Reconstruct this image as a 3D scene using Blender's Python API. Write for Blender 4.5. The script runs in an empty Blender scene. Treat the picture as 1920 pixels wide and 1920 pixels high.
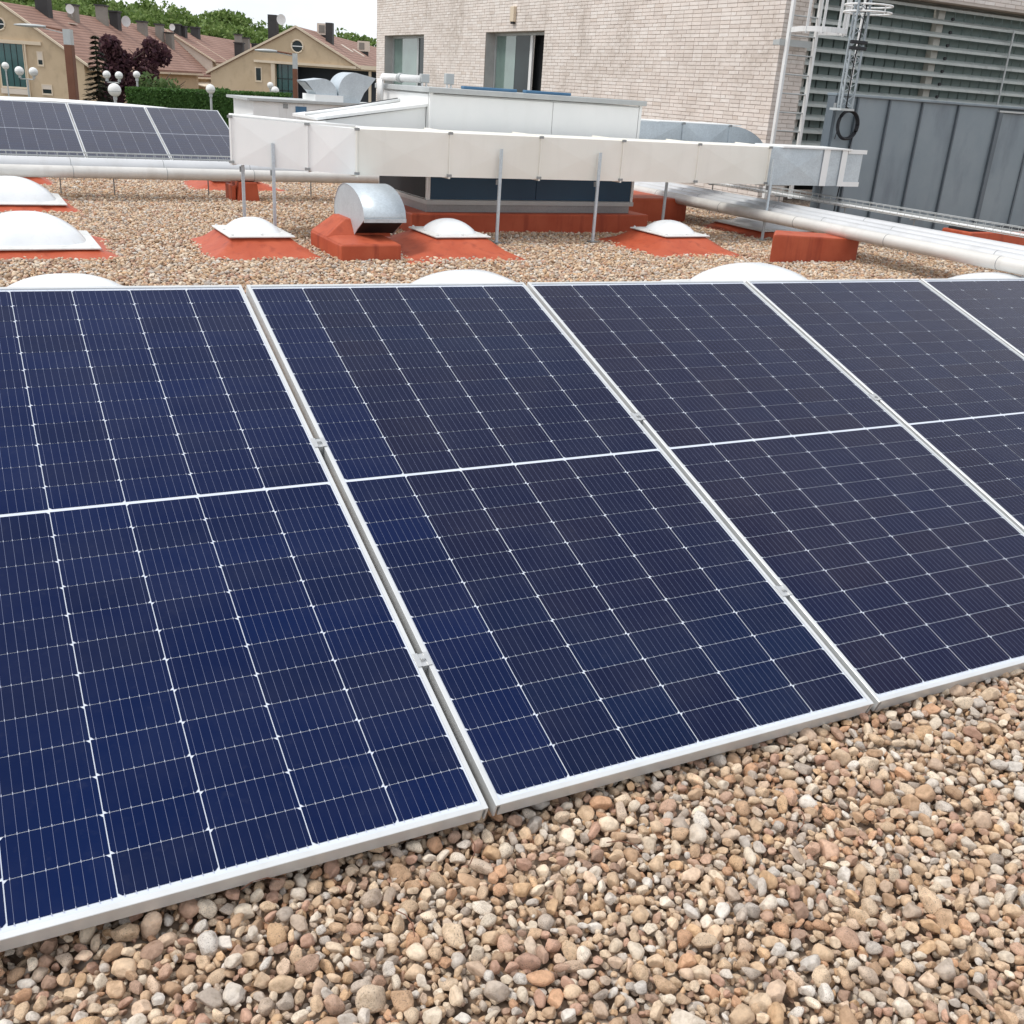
import bpy, math, random
from mathutils import Matrix, Vector, noise

R = math.radians
rnd = random.Random(7)
sc = bpy.context.scene
COL = sc.collection

# ------------------------------------------------------------------ camera
CAM = Vector((-1.3087, -1.4390, 1.3660))
cam_d = bpy.data.cameras.new('camera')
cam_d.sensor_width = 36.0
cam_d.lens = 35.576
cam_d.clip_start = 0.05
cam_d.clip_end = 2000
cam = bpy.data.objects.new('camera', cam_d)
COL.objects.link(cam)
cam.matrix_world = Matrix(((0.8861, 0.1265, -0.4459, CAM.x),
                           (-0.4593, 0.3688, -0.8081, CAM.y),
                           (0.0622, 0.9208, 0.3849, CAM.z),
                           (0, 0, 0, 1)))
sc.camera = cam

# ------------------------------------------------------------------ sky and sun: bright overcast
SUN_EL, SUN_AZ = R(58), R(-75)          # azimuth from +Y towards +X
w = bpy.data.worlds.new('World')
sc.world = w
w.use_nodes = True
nt = w.node_tree
bg = nt.nodes['Background']
sky = nt.nodes.new('ShaderNodeTexSky')
sky.sky_type = 'NISHITA'
sky.sun_disc = False
sky.sun_elevation = SUN_EL
sky.sun_rotation = SUN_AZ
tc = nt.nodes.new('ShaderNodeTexCoord')
mp = nt.nodes.new('ShaderNodeMapping')
mp.inputs['Scale'].default_value = (1, 1, 2.2)
cl = nt.nodes.new('ShaderNodeTexNoise')
cl.inputs['Scale'].default_value = 2.6
cl.inputs['Detail'].default_value = 7
cl.inputs['Roughness'].default_value = 0.55
rampc = nt.nodes.new('ShaderNodeValToRGB')
rampc.color_ramp.elements[0].position = 0.30
rampc.color_ramp.elements[0].color = (7.2, 7.7, 8.6, 1)
rampc.color_ramp.elements[1].position = 0.68
rampc.color_ramp.elements[1].color = (10.6, 10.7, 10.9, 1)
mixs = nt.nodes.new('ShaderNodeMixRGB')
mixs.inputs[0].default_value = 0.88
nt.links.new(tc.outputs['Generated'], mp.inputs['Vector'])
nt.links.new(mp.outputs['Vector'], cl.inputs['Vector'])
nt.links.new(cl.outputs['Fac'], rampc.inputs['Fac'])
nt.links.new(sky.outputs['Color'], mixs.inputs[1])
nt.links.new(rampc.outputs['Color'], mixs.inputs[2])
nt.links.new(mixs.outputs['Color'], bg.inputs['Color'])
bg.inputs['Strength'].default_value = 0.086

sun_d = bpy.data.lights.new('sun', 'SUN')
sun_d.energy = 1.5
sun_d.angle = R(15)
sun_d.color = (1.0, 0.96, 0.9)
sun = bpy.data.objects.new('sun', sun_d)
COL.objects.link(sun)
sdir = Vector((math.sin(SUN_AZ) * math.cos(SUN_EL), math.cos(SUN_AZ) * math.cos(SUN_EL), math.sin(SUN_EL)))
sun.rotation_euler = sdir.to_track_quat('Z', 'Y').to_euler()
sun.location = (0, 0, 40)

vs = sc.view_settings
vs.view_transform = 'Standard'
vs.look = 'None'
vs.exposure = 0.52
vs.gamma = 1.0
vs.use_curve_mapping = False


# ------------------------------------------------------------------ materials
class NT:
    """small helper round a node tree"""
    def __init__(s, name):
        s.m = bpy.data.materials.new(name)
        s.m.use_nodes = True
        s.t = s.m.node_tree
        s.b = s.t.nodes['Principled BSDF']

    def n(s, kind, **kw):
        nd = s.t.nodes.new(kind)
        for k, v in kw.items():
            setattr(nd, k, v)
        return nd

    def l(s, a, b):
        s.t.links.new(a, b)

    def coord(s, out='Object', scale=None):
        c = s.n('ShaderNodeTexCoord').outputs[out]
        if scale:
            mpn = s.n('ShaderNodeMapping')
            mpn.inputs['Scale'].default_value = scale
            s.l(c, mpn.inputs['Vector'])
            c = mpn.outputs['Vector']
        return c

    def noise(s, vec, scale, detail=4, rough=0.55):
        nd = s.n('ShaderNodeTexNoise')
        nd.inputs['Scale'].default_value = scale
        nd.inputs['Detail'].default_value = detail
        nd.inputs['Roughness'].default_value = rough
        s.l(vec, nd.inputs['Vector'])
        return nd.outputs['Fac']

    def ramp(s, fac, stops, interp='LINEAR'):
        nd = s.n('ShaderNodeValToRGB')
        cr = nd.color_ramp
        cr.interpolation = interp
        while len(cr.elements) < len(stops):
            cr.elements.new(0.5)
        for e, (p, c) in zip(cr.elements, stops):
            e.position = p
            e.color = (*c, 1) if len(c) == 3 else c
        s.l(fac, nd.inputs['Fac'])
        return nd.outputs['Color']

    def mix(s, fac, a, b, mode='MIX'):
        nd = s.n('ShaderNodeMixRGB', blend_type=mode)
        for i, v in ((0, fac), (1, a), (2, b)):
            if isinstance(v, (int, float)):
                nd.inputs[i].default_value = v
            elif isinstance(v, tuple):
                nd.inputs[i].default_value = (*v, 1)
            else:
                s.l(v, nd.inputs[i])
        return nd.outputs['Color']

    def math(s, op, a, b=0.0):
        nd = s.n('ShaderNodeMath', operation=op)
        for i, v in ((0, a), (1, b)):
            if isinstance(v, (int, float)):
                nd.inputs[i].default_value = v
            else:
                s.l(v, nd.inputs[i])
        return nd.outputs[0]

    def bump(s, h, strength=0.3, dist=0.01):
        nd = s.n('ShaderNodeBump')
        nd.inputs['Strength'].default_value = strength
        nd.inputs['Distance'].default_value = dist
        s.l(h, nd.inputs['Height'])
        s.l(nd.outputs['Normal'], s.b.inputs['Normal'])

    def set(s, **kw):
        for k, v in kw.items():
            s.b.inputs[k.replace('_', ' ')].default_value = v

    def col(s, c):
        s.l(c, s.b.inputs['Base Color'])


def g3(v, t=(1, 1, 1)):
    return (v * t[0], v * t[1], v * t[2])


def mat_mottled(name, c1, c2, scale=3, rough=0.6, metal=0.0, spec=0.4, bump=0.0, bscale=40, streak=None):
    s = NT(name)
    v = s.coord('Object')
    c = s.ramp(s.noise(v, scale, 6, 0.6), [(0.3, c1), (0.7, c2)])
    if streak:
        sv = s.coord('Object', (streak[1], streak[1], 0.35))
        f = s.ramp(s.noise(sv, 3.0, 5, 0.6), [(0.52, (0, 0, 0)), (0.75, (1, 1, 1))])
        f2 = s.mix(1.0, f, (streak[2],) * 3, 'MULTIPLY')
        c = s.mix(f2, c, streak[0])
    s.col(c)
    s.set(Roughness=rough, Metallic=metal)
    s.b.inputs['Specular IOR Level'].default_value = spec
    if bump:
        s.bump(s.noise(v, bscale, 5), bump, 0.004)
    return s.m


M = {}
M['alu'] = mat_mottled('anodised_frame', (.61, .625, .625), (.69, .70, .695), 6, .38, .4, .5, 0, 30, ((.50, .49, .46), 6, .25))
M['clamp'] = mat_mottled('bare_aluminium', (.50, .51, .51), (.60, .605, .60), 30, .35, .6, .5)
M['backsheet'] = mat_mottled('white_backsheet', (.58, .62, .70), (.65, .69, .76), 8, .25, 0, .3)
M['wire'] = mat_mottled('cell_wire', (.13, .15, .26), (.18, .20, .31), 20, .3, .3, .3)
M['tick'] = mat_mottled('solder_tab', (.36, .39, .49), (.46, .49, .58), 20, .3, .2, .3)


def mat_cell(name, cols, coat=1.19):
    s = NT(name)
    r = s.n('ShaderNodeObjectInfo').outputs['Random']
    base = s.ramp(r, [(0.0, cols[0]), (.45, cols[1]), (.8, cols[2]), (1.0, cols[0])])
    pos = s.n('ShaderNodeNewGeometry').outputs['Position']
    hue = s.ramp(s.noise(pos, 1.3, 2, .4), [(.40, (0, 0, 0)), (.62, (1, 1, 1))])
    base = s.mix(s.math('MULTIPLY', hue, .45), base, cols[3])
    # thin dust film with dried water marks
    d1 = s.noise(pos, 5, 6, .65)
    d2 = s.ramp(s.noise(pos, 38, 4, .6), [(.60, (0, 0, 0)), (.74, (1, 1, 1))])
    film = s.math('ADD', s.math('MULTIPLY', s.ramp(d1, [(.42, (0, 0, 0)), (.75, (1, 1, 1))]), .018), s.math('MULTIPLY', d2, .012))
    s.col(s.mix(film, base, (.42, .42, .44)))
    s.set(Roughness=.45)
    s.b.inputs['Specular IOR Level'].default_value = 0.0
    s.b.inputs['Coat Weight'].default_value = 1.0
    s.b.inputs['Coat IOR'].default_value = coat
    s.l(s.ramp(d1, [(.3, (.06, .06, .06)), (.7, (.16, .16, .16))]), s.b.inputs['Coat Roughness'])
    return s.m


BLUE = ((.0010, .0080, .049), (.0010, .0096, .057), (.0022, .0082, .041), (.0036, .0080, .036))  # viewing-angle sheen put into the cell colours, blue to violet across the panels
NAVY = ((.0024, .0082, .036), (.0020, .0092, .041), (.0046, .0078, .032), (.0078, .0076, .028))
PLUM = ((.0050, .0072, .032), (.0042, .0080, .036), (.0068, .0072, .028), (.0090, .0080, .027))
CELLS = [mat_cell('blue_sheen_cell', BLUE), mat_cell('navy_sheen_cell', NAVY), mat_cell('violet_sheen_cell', PLUM), mat_cell('violet_sheen_cell', PLUM), mat_cell('violet_sheen_cell', PLUM)]
M['cell_far'] = mat_cell('dusty_cell', PLUM, 1.38)


def mat_pebble():
    s = NT('river_pebble')
    r = s.n('ShaderNodeObjectInfo').outputs['Random']
    pal = [(.48, .345, .232), (.62, .51, .385), (.44, .305, .20), (.56, .43, .305), (.61, .58, .53), (.47, .32, .235), (.54, .375, .23),
           (.42, .365, .31), (.60, .48, .35), (.38, .265, .20), (.65, .575, .465), (.48, .395, .315), (.52, .325, .205), (.58, .45, .34),
           (.50, .46, .41), (.46, .30, .225), (.63, .535, .415), (.53, .40, .275), (.62, .56, .475), (.57, .435, .30)]
    c = s.ramp(r, [(i / len(pal), p) for i, p in enumerate(pal)], 'CONSTANT')
    r2 = s.math('FRACT', s.math('MULTIPLY', r, 91.7))
    c = s.mix(1.0, c, s.ramp(r2, [(0, (1.03, .99, .975)), (1, (1.43, 1.375, 1.335))]), 'MULTIPLY')
    v = s.coord('Object')
    off = s.n('ShaderNodeVectorMath', operation='ADD')
    s.l(v, off.inputs[0])
    cmb = s.n('ShaderNodeCombineXYZ')
    for i in range(3):
        s.l(s.math('MULTIPLY', r, 37.0 + 11 * i), cmb.inputs[i])
    s.l(cmb.outputs[0], off.inputs[1])
    vv = off.outputs[0]
    n1 = s.noise(vv, 1.6, 6, .65)
    c = s.mix(1.0, c, s.ramp(n1, [(.28, (.66, .63, .58)), (.5, (1, 1, 1)), (.72, (1.25, 1.24, 1.2))]), 'MULTIPLY')
    n2 = s.noise(vv, 9, 4, .7)
    spk = s.ramp(n2, [(.36, (1, 1, 1)), (.44, (0, 0, 0))])
    r3 = s.math('GREATER_THAN', s.math('FRACT', s.math('MULTIPLY', r, 333.3)), .55)
    c = s.mix(s.math('MULTIPLY', s.math('MULTIPLY', spk, .7), r3), c, (.13, .10, .08))
    s.col(c)
    s.set(Roughness=.72)
    s.b.inputs['Specular IOR Level'].default_value = .22
    s.bump(n2, .45, .06)
    return s.m


M['pebble'] = mat_pebble()


def mat_bed():
    s = NT('gravel_bed')
    v = s.coord('Object')
    vo = s.n('ShaderNodeTexVoronoi')
    vo.inputs['Scale'].default_value = 26
    s.l(v, vo.inputs['Vector'])
    rc = s.n('ShaderNodeSeparateColor')
    s.l(vo.outputs['Color'], rc.inputs[0])
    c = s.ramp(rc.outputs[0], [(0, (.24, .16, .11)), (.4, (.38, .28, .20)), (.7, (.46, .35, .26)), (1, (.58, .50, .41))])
    gap_shade = s.ramp(vo.outputs['Distance'], [(.1, (1, 1, 1)), (.75, (.25, .22, .2))])  # crevice shade between stones put into the bed colour
    s.col(s.mix(1, c, gap_shade, 'MULTIPLY'))
    s.set(Roughness=.9)
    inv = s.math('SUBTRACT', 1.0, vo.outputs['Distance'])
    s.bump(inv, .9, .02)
    return s.m


M['bed'] = mat_bed()
M['red'] = mat_mottled('red_roof_coating', (.41, .072, .029), (.50, .110, .050), 4, .55, 0, .35, .25, 30, ((.22, .03, .016), 3.0, .75))
M['dome'] = None
s = NT('opal_acrylic')
v = s.coord('Object')
s.col(s.mix(s.ramp(s.noise(v, 14, 6, .7), [(.56, (0, 0, 0)), (.8, (.35, .35, .35))]), s.ramp(s.noise(v, 5, 5), [(.3, (.72, .75, .77)), (.7, (.80, .82, .83))]), (.52, .50, .46)))
s.set(Roughness=.22)
s.b.inputs['Subsurface Weight'].default_value = .15
s.b.inputs['Subsurface Radius'].default_value = (.05, .05, .05)
M['dome'] = s.m
M['domeplate'] = mat_mottled('weathered_skylight_flange', (.60, .61, .59), (.74, .745, .73), 7, .45, 0, .4, 0, 30, ((.42, .41, .37), 5, .5))


def mat_galv(name='galvanised_steel', tint=(.55, .61, .645)):
    s = NT(name)
    v = s.coord('Object')
    vo = s.n('ShaderNodeTexVoronoi')
    vo.inputs['Scale'].default_value = 80
    s.l(v, vo.inputs['Vector'])
    rc = s.n('ShaderNodeSeparateColor')
    s.l(vo.outputs['Color'], rc.inputs[0])
    a = s.ramp(rc.outputs[0], [(0, g3(.93, tint)), (1, g3(1.06, tint))])
    b = s.ramp(s.noise(v, 3, 5, .6), [(.3, (.86, .87, .88)), (.7, (1.08, 1.08, 1.08))])
    s.col(s.mix(1, a, b, 'MULTIPLY'))
    s.set(Roughness=.42, Metallic=.35)
    return s.m


M['galv'] = mat_galv()
M['galv_dark'] = mat_galv('weathered_galvanised_steel', (.30, .31, .31))
M['white_sheet'] = mat_mottled('white_coated_sheet', (.80, .815, .805), (.86, .865, .85), 2, .4, 0, .4, 0, 30, ((.62, .62, .58), 2.5, .12))
M['cream_duct'] = mat_mottled('cream_painted_duct', (.79, .775, .70), (.85, .835, .765), 1.6, .42, 0, .4, .06, 8, ((.60, .58, .52), 2.5, .18))
M['blue_panel'] = mat_mottled('dark_blue_panel', (.007, .046, .095), (.010, .058, .115), 2, .35, 0, .4)
M['blue_light'] = mat_mottled('faded_blue_strip', (.05, .14, .25), (.08, .19, .32), 6, .5)
M['zinc'] = mat_mottled('slate_grey_zinc', (.205, .25, .28), (.255, .298, .325), 1.6, .42, .15, .45, .05, 6, ((.11, .13, .16), 1.2, .5))
M['zinc_dark'] = mat_mottled('slate_grey_zinc_seam', (.105, .128, .148), (.13, .152, .17), 3, .5, .1, .4)
M['black'] = mat_mottled('black_rubber', (.010, .011, .014), (.016, .016, .02), 10, .5)
M['dark'] = mat_mottled('dark_interior', (.010, .012, .014), (.018, .02, .022), 3, .7)
M['white_paint'] = mat_mottled('white_paint', (.74, .75, .74), (.8, .8, .79), 5, .4, 0, .4, 0, 30, ((.35, .25, .17), 9, .3))
M['grey_paint'] = mat_mottled('pale_grey_paint', (.42, .44, .44), (.5, .52, .51), 5, .45, .2, .4)
M['mast'] = mat_mottled('galvanised_mast', (.30, .34, .37), (.40, .44, .46), 10, .45, .4, .4)
M['pipe'] = mat_mottled('aluminium_pipe_cladding', (.58, .59, .60), (.67, .675, .68), 2.5, .42, .4, .5, 0, 30, ((.45, .43, .40), 2, .35))
M['pipe_cream'] = mat_mottled('cream_pipe_cladding', (.60, .585, .55), (.69, .675, .64), 2.5, .45, .15, .5, 0, 30, ((.42, .38, .34), 2, .4))
M['louvre'] = mat_mottled('grey_green_louvre', (.42, .45, .43), (.50, .53, .50), 3, .45, .1, .4, 0, 30, ((.20, .21, .20), 2, .5))
M['louvre_back'] = mat_mottled('grey_green_backing', (.16, .22, .215), (.22, .28, .27), 3, .55, .05, .4)
M['beige_post'] = mat_mottled('beige_post_paint', (.46, .44, .39), (.54, .52, .47), 4, .55)
M['concrete'] = mat_mottled('pale_concrete', (.40, .40, .39), (.52, .51, .49), 3, .8, 0, .2, .3, 30)


def mat_brick(name, mortar=False):
    s = NT(name)
    v = s.coord('Object')
    if mortar:
        c = s.ramp(s.noise(v, 4, 6), [(.3, (.49, .43, .38)), (.7, (.60, .54, .485))])
    else:
        r = s.n('ShaderNodeNewGeometry').outputs['Random Per Island']
        oi = s.n('ShaderNodeObjectInfo').outputs['Random']
        r = s.math('FRACT', s.math('ADD', r, oi))
        c = s.ramp(r, [(0, (.70, .625, .57)), (.3, (.80, .735, .68)), (.6, (.76, .68, .62)), (.82, (.81, .755, .705)), (1, (.68, .595, .53))])
        wv = s.n('ShaderNodeNewGeometry').outputs['Position']
        big = s.noise(wv, .8, 6, .7)
        f = s.ramp(big, [(.47, (0, 0, 0)), (.62, (1, 1, 1))])
        fine = s.noise(wv, 7, 4, .6)
        smear = s.math('MULTIPLY', f, s.ramp(fine, [(.38, (0, 0, 0)), (.6, (.85, .85, .85))]))
        c = s.mix(smear, c, (.53, .465, .41))
        c = s.mix(1, c, s.ramp(fine, [(.3, (.93, .93, .93)), (.7, (1.05, 1.05, 1.05))]), 'MULTIPLY')
    s.col(c)
    s.set(Roughness=.85)
    s.b.inputs['Specular IOR Level'].default_value = .15
    s.bump(s.noise(v, 60, 4), .25, .003)
    return s.m


M['brick'] = mat_brick('white_brick')
M['mortar'] = mat_brick('brown_mortar', True)


def mat_glass(name, c, rough=.04, spec=.7, coat=.5):
    s = NT(name)
    v = s.coord('Object')
    s.col(s.ramp(s.noise(v, 1.2, 3), [(.3, g3(.8, c)), (.7, g3(1.15, c))]))
    s.set(Roughness=rough)
    s.b.inputs['Specular IOR Level'].default_value = spec
    s.b.inputs['Coat Weight'].default_value = coat
    return s.m


M['glass_pale'] = mat_glass('curtained_glass', (.17, .25, .225))
M['glass_dark'] = mat_glass('dark_glass', (.022, .034, .036), .04, .22, 0)
M['glass_teal'] = mat_glass('teal_glazing', (.012, .085, .085), .12)
M['globe'] = mat_mottled('opal_globe', (.76, .76, .73), (.8, .8, .78), 4, .25)
M['corten'] = mat_mottled('rust_brown_post', (.14, .055, .03), (.18, .075, .042), 3, .6)
M['stucco'] = mat_mottled('tan_stucco', (.50, .385, .255), (.58, .455, .315), .5, .85, 0, .15, .1, 10, ((.32, .245, .17), .5, .5))
M['stucco_pale'] = mat_mottled('cream_trim', (.62, .51, .38), (.70, .60, .47), .8, .8, 0, .15)
M['stucco_white'] = mat_mottled('pale_render', (.62, .54, .45), (.68, .6, .52), .8, .8, 0, .15)
M['chimney'] = mat_mottled('dark_chimney_cladding', (.030, .030, .032), (.055, .053, .052), 1, .7)
M['chimney_side'] = mat_mottled('grey_chimney_render', (.20, .185, .165), (.27, .25, .22), 1, .8)
M['shade_wall'] = mat_mottled('shaded_porch_wall', (.030, .040, .055), (.045, .055, .07), .6, .6)  # shade of the porch recess put into the wall colour


def mat_tiles():
    s = NT('faded_clay_roof')
    v = s.coord('Object')
    c = s.ramp(s.noise(v, .6, 6, .6), [(.3, (.245, .135, .098)), (.7, (.325, .19, .145))])
    wv = s.n('ShaderNodeTexWave', bands_direction='Z')
    wv.inputs['Scale'].default_value = 1.6
    wv.inputs['Distortion'].default_value = .6
    s.l(v, wv.inputs['Vector'])
    c = s.mix(1, c, s.ramp(wv.outputs['Fac'], [(.0, (.70, .69, .68)), (.5, (1.05, 1.05, 1.05))]), 'MULTIPLY')
    s.col(c)
    s.set(Roughness=.85)
    s.bump(wv.outputs['Fac'], .4, .05)
    return s.m


M['tiles'] = mat_tiles()


def mat_leaf(name, cols):
    s = NT(name)
    r = s.n('ShaderNodeNewGeometry').outputs['Random Per Island']
    s.col(s.ramp(r, [(i / max(1, len(cols) - 1), c) for i, c in enumerate(cols)]))
    s.set(Roughness=.6)
    s.b.inputs['Specular IOR Level'].default_value = .25
    s.b.inputs['Transmission Weight'].default_value = 0
    tr = s.n('ShaderNodeBsdfTranslucent')
    rr = s.ramp(r, [(0, g3(1.3, cols[0])), (1, g3(1.3, cols[-1]))])
    s.l(rr, tr.inputs['Color'])
    mx = s.n('ShaderNodeMixShader')
    mx.inputs[0].default_value = .3
    out = s.t.nodes['Material Output']
    s.l(s.b.outputs[0], mx.inputs[1])
    s.l(tr.outputs[0], mx.inputs[2])
    s.l(mx.outputs[0], out.inputs['Surface'])
    return s.m


M['leaf_wood'] = mat_leaf('woodland_leaves', [(.10, .165, .042), (.16, .24, .06), (.23, .30, .095), (.13, .20, .055)])
M['leaf_purple'] = mat_leaf('purple_plum_leaves', [(.05, .02, .032), (.095, .038, .05), (.15, .08, .08)])
M['leaf_conifer'] = mat_leaf('conifer_needles', [(.022, .034, .02), (.04, .05, .028), (.075, .06, .04)])
M['leaf_hedge'] = mat_leaf('hedge_leaves', [(.04, .095, .022), (.06, .135, .03), (.085, .165, .042)])
M['leaf_bush'] = mat_leaf('bush_leaves', [(.05, .10, .03), (.09, .15, .045), (.13, .17, .07)])
M['bark'] = mat_mottled('bark', (.05, .035, .025), (.09, .065, .05), 3, .9)
M['ground'] = mat_mottled('dry_ground', (.16, .15, .12), (.22, .2, .16), .2, .9)


# ------------------------------------------------------------------ mesh helpers
class MB:
    def __init__(s):
        s.v, s.f = [], []

    def raw(s, v, f):
        k = len(s.v)
        s.v += [tuple(p) for p in v]
        s.f += [tuple(i + k for i in q) for q in f]
        return s

    def box(s, x0, x1, y0, y1, z0, z1):
        return s.raw([(x0, y0, z0), (x1, y0, z0), (x1, y1, z0), (x0, y1, z0), (x0, y0, z1), (x1, y0, z1), (x1, y1, z1), (x0, y1, z1)],
                     [(0, 3, 2, 1), (4, 5, 6, 7), (0, 1, 5, 4), (1, 2, 6, 5), (2, 3, 7, 6), (3, 0, 4, 7)])

    def prism(s, prof, axis, a, b):
        """prof: 2-D outline; axis 'x' -> (y,z), 'y' -> (x,z), 'z' -> (x,y), pushed from a to b"""
        n = len(prof)
        mk = {'x': lambda p, t: (t, p[0], p[1]), 'y': lambda p, t: (p[0], t, p[1]), 'z': lambda p, t: (p[0], p[1], t)}[axis]
        v = [mk(p, a) for p in prof] + [mk(p, b) for p in prof]
        f = [tuple(range(n))[::-1], tuple(range(n, 2 * n))] + [(i, (i + 1) % n, n + (i + 1) % n, n + i) for i in range(n)]
        return s.raw(v, f)

    def tube(s, pts, r, n=10, caps=True):
        pts = [Vector(p) for p in pts]
        rr = r if isinstance(r, (list, tuple)) else [r] * len(pts)
        rings = []
        for i, p in enumerate(pts):
            d = (pts[min(i + 1, len(pts) - 1)] - pts[max(i - 1, 0)]).normalized()
            up = Vector((0, 0, 1)) if abs(d.z) < .9 else Vector((1, 0, 0))
            a = d.cross(up).normalized()
            b = a.cross(d)
            rings.append([p + rr[i] * (math.cos(2 * math.pi * k / n) * a + math.sin(2 * math.pi * k / n) * b) for k in range(n)])
        v = [q for rg in rings for q in rg]
        f = []
        for i in range(len(pts) - 1):
            for k in range(n):
                f.append((i * n + k, i * n + (k + 1) % n, (i + 1) * n + (k + 1) % n, (i + 1) * n + k))
        if caps:
            f += [tuple(range(n))[::-1], tuple(range((len(pts) - 1) * n, len(pts) * n))]
        return s.raw(v, f)

    def ball(s, c, rx, ry=None, rz=None, nu=16, nv=10, v0=-math.pi / 2):
        ry, rz = ry or rx, rz or rx
        v, f = [], []
        for j in range(nv + 1):
            t = v0 + (math.pi / 2 - v0) * j / nv
            for i in range(nu):
                a = 2 * math.pi * i / nu
                v.append((c[0] + rx * math.cos(t) * math.cos(a), c[1] + ry * math.cos(t) * math.sin(a), c[2] + rz * math.sin(t)))
        for j in range(nv):
            for i in range(nu):
                f.append((j * nu + i, j * nu + (i + 1) % nu, (j + 1) * nu + (i + 1) % nu, (j + 1) * nu + i))
        return s.raw(v, f)

    def torus(s, c, rad, r, axis='y', n=36, m=8, a0=0, a1=2 * math.pi):
        pts = []
        for i in range(n + 1):
            a = a0 + (a1 - a0) * i / n
            x, y = rad * math.cos(a), rad * math.sin(a)
            pts.append({'y': (c[0] + x, c[1], c[2] + y), 'z': (c[0] + x, c[1] + y, c[2]), 'x': (c[0], c[1] + x, c[2] + y)}[axis])
        return s.tube(pts, r, m)

    def mesh(s, name, mat, smooth=False):
        me = bpy.data.meshes.new(name)
        me.from_pydata(s.v, [], s.f)
        me.materials.append(mat)
        if smooth:
            me.polygons.foreach_set('use_smooth', [True] * len(me.polygons))
        me.update()
        return me

    def build(s, name, mat, parent=None, smooth=False, bevel=0.0, autosmooth=None):
        o = bpy.data.objects.new(name, s.mesh(name, M[mat] if isinstance(mat, str) else mat, smooth))
        COL.objects.link(o)
        if parent:
            o.parent = parent
        if bevel:
            bv = o.modifiers.new('bevel', 'BEVEL')
            bv.width = bevel
            bv.segments = 2
            bv.limit_method = 'ANGLE'
            bv.angle_limit = R(40)
            bv.harden_normals = False
        if autosmooth:
            o.data.set_sharp_from_angle(angle=R(autosmooth))
        return o


def tag(o, label=None, cat=None, group=None, kind=None):
    if label: o['label'] = label
    if cat: o['category'] = cat
    if group: o['group'] = group
    if kind: o['kind'] = kind
    return o


def empty(name, label, cat, loc=(0, 0, 0), rz=0.0, group=None):
    o = bpy.data.objects.new(name, None)
    COL.objects.link(o)
    o.empty_display_size = .1
    o.location = loc
    o.rotation_euler = (0, 0, rz)
    return tag(o, label, cat, group, 'thing')


def inst(name, mesh, parent, loc=(0, 0, 0), rot=(0, 0, 0), scale=(1, 1, 1)):
    o = bpy.data.objects.new(name, mesh)
    COL.objects.link(o)
    o.parent = parent
    o.location, o.rotation_euler, o.scale = loc, rot, scale
    return o


def copy_tree(o, parent=None):
    c = o.copy()
    COL.objects.link(c)
    c.parent = parent
    for ch in list(o.children):
        copy_tree(ch, c)
    return c


# ------------------------------------------------------------------ the setting
ground = MB().raw([(-900, -900, -3.8), (900, -900, -3.8), (900, 900, -3.8), (-900, 900, -3.8)], [(0, 1, 2, 3)]).build('ground', 'ground')
tag(ground, kind='structure')
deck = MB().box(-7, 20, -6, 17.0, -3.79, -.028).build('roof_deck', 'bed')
tag(deck, kind='structure')


# pebble shapes: rounded, flattened, some angular
def pebble_mesh(i, sub):
    bm_v, bm_f = ico(sub)
    r0 = random.Random(100 + i)
    ex = r0.uniform(.75, 1.0)
    ax = (1.0, r0.uniform(.48, .88), r0.uniform(.40, .70))
    o = Vector((r0.uniform(0, 50), r0.uniform(0, 50), r0.uniform(0, 50)))
    out = []
    planes = [(Vector((r0.gauss(0, 1), r0.gauss(0, 1), r0.gauss(0, .6))).normalized(), r0.uniform(.48, .85)) for _ in range(r0.randint(3, 8))]
    for p in bm_v:
        q = Vector([math.copysign(abs(c) ** ex, c) for c in p]).normalized() if ex < .85 else Vector(p)
        q = q * (1 + .20 * noise.noise(q * 1.1 + o) + .06 * noise.noise(q * 2.6 + o))
        for nrm, d in planes:
            t = q.dot(nrm)
            if t > d:
                q = q - nrm * (t - d) * .92
        out.append((q.x * ax[0], q.y * ax[1], q.z * ax[2]))
    me = MB().raw(out, bm_f).mesh('pebble', M['pebble'], True)
    return me


_ico = {}


def ico(sub):
    if sub in _ico:
        return _ico[sub]
    t = (1 + 5 ** .5) / 2
    v = [Vector(p).normalized() for p in ((-1, t, 0), (1, t, 0), (-1, -t, 0), (1, -t, 0), (0, -1, t), (0, 1, t), (0, -1, -t), (0, 1, -t), (t, 0, -1), (t, 0, 1), (-t, 0, -1), (-t, 0, 1))]
    f = [(0, 11, 5), (0, 5, 1), (0, 1, 7), (0, 7, 10), (0, 10, 11), (1, 5, 9), (5, 11, 4), (11, 10, 2), (10, 7, 6), (7, 1, 8), (3, 9, 4), (3, 4, 2), (3, 2, 6), (3, 6, 8), (3, 8, 9), (4, 9, 5), (2, 4, 11), (6, 2, 10), (8, 6, 7), (9, 8, 1)]
    for _ in range(sub):
        mid, nf = {}, []

        def m(a, b):
            k = (min(a, b), max(a, b))
            if k not in mid:
                mid[k] = len(v)
                v.append(((v[a] + v[b]) / 2).normalized())
            return mid[k]
        for a, b, c in f:
            ab, bc, ca = m(a, b), m(b, c), m(c, a)
            nf += [(a, ab, ca), (b, bc, ab), (c, ca, bc), (ab, bc, ca)]
        f = nf
    _ico[sub] = (v, f)
    return _ico[sub]


NEAR = [pebble_mesh(i, 2 if i % 2 else 3) for i in range(16)]
FARP = [pebble_mesh(40 + i, 1) for i in range(8)]


def pebble_collection(name, meshes):
    c = bpy.data.collections.new(name)
    for me in meshes:
        c.objects.link(bpy.data.objects.new('pebble_shape', me))
    return c


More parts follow.
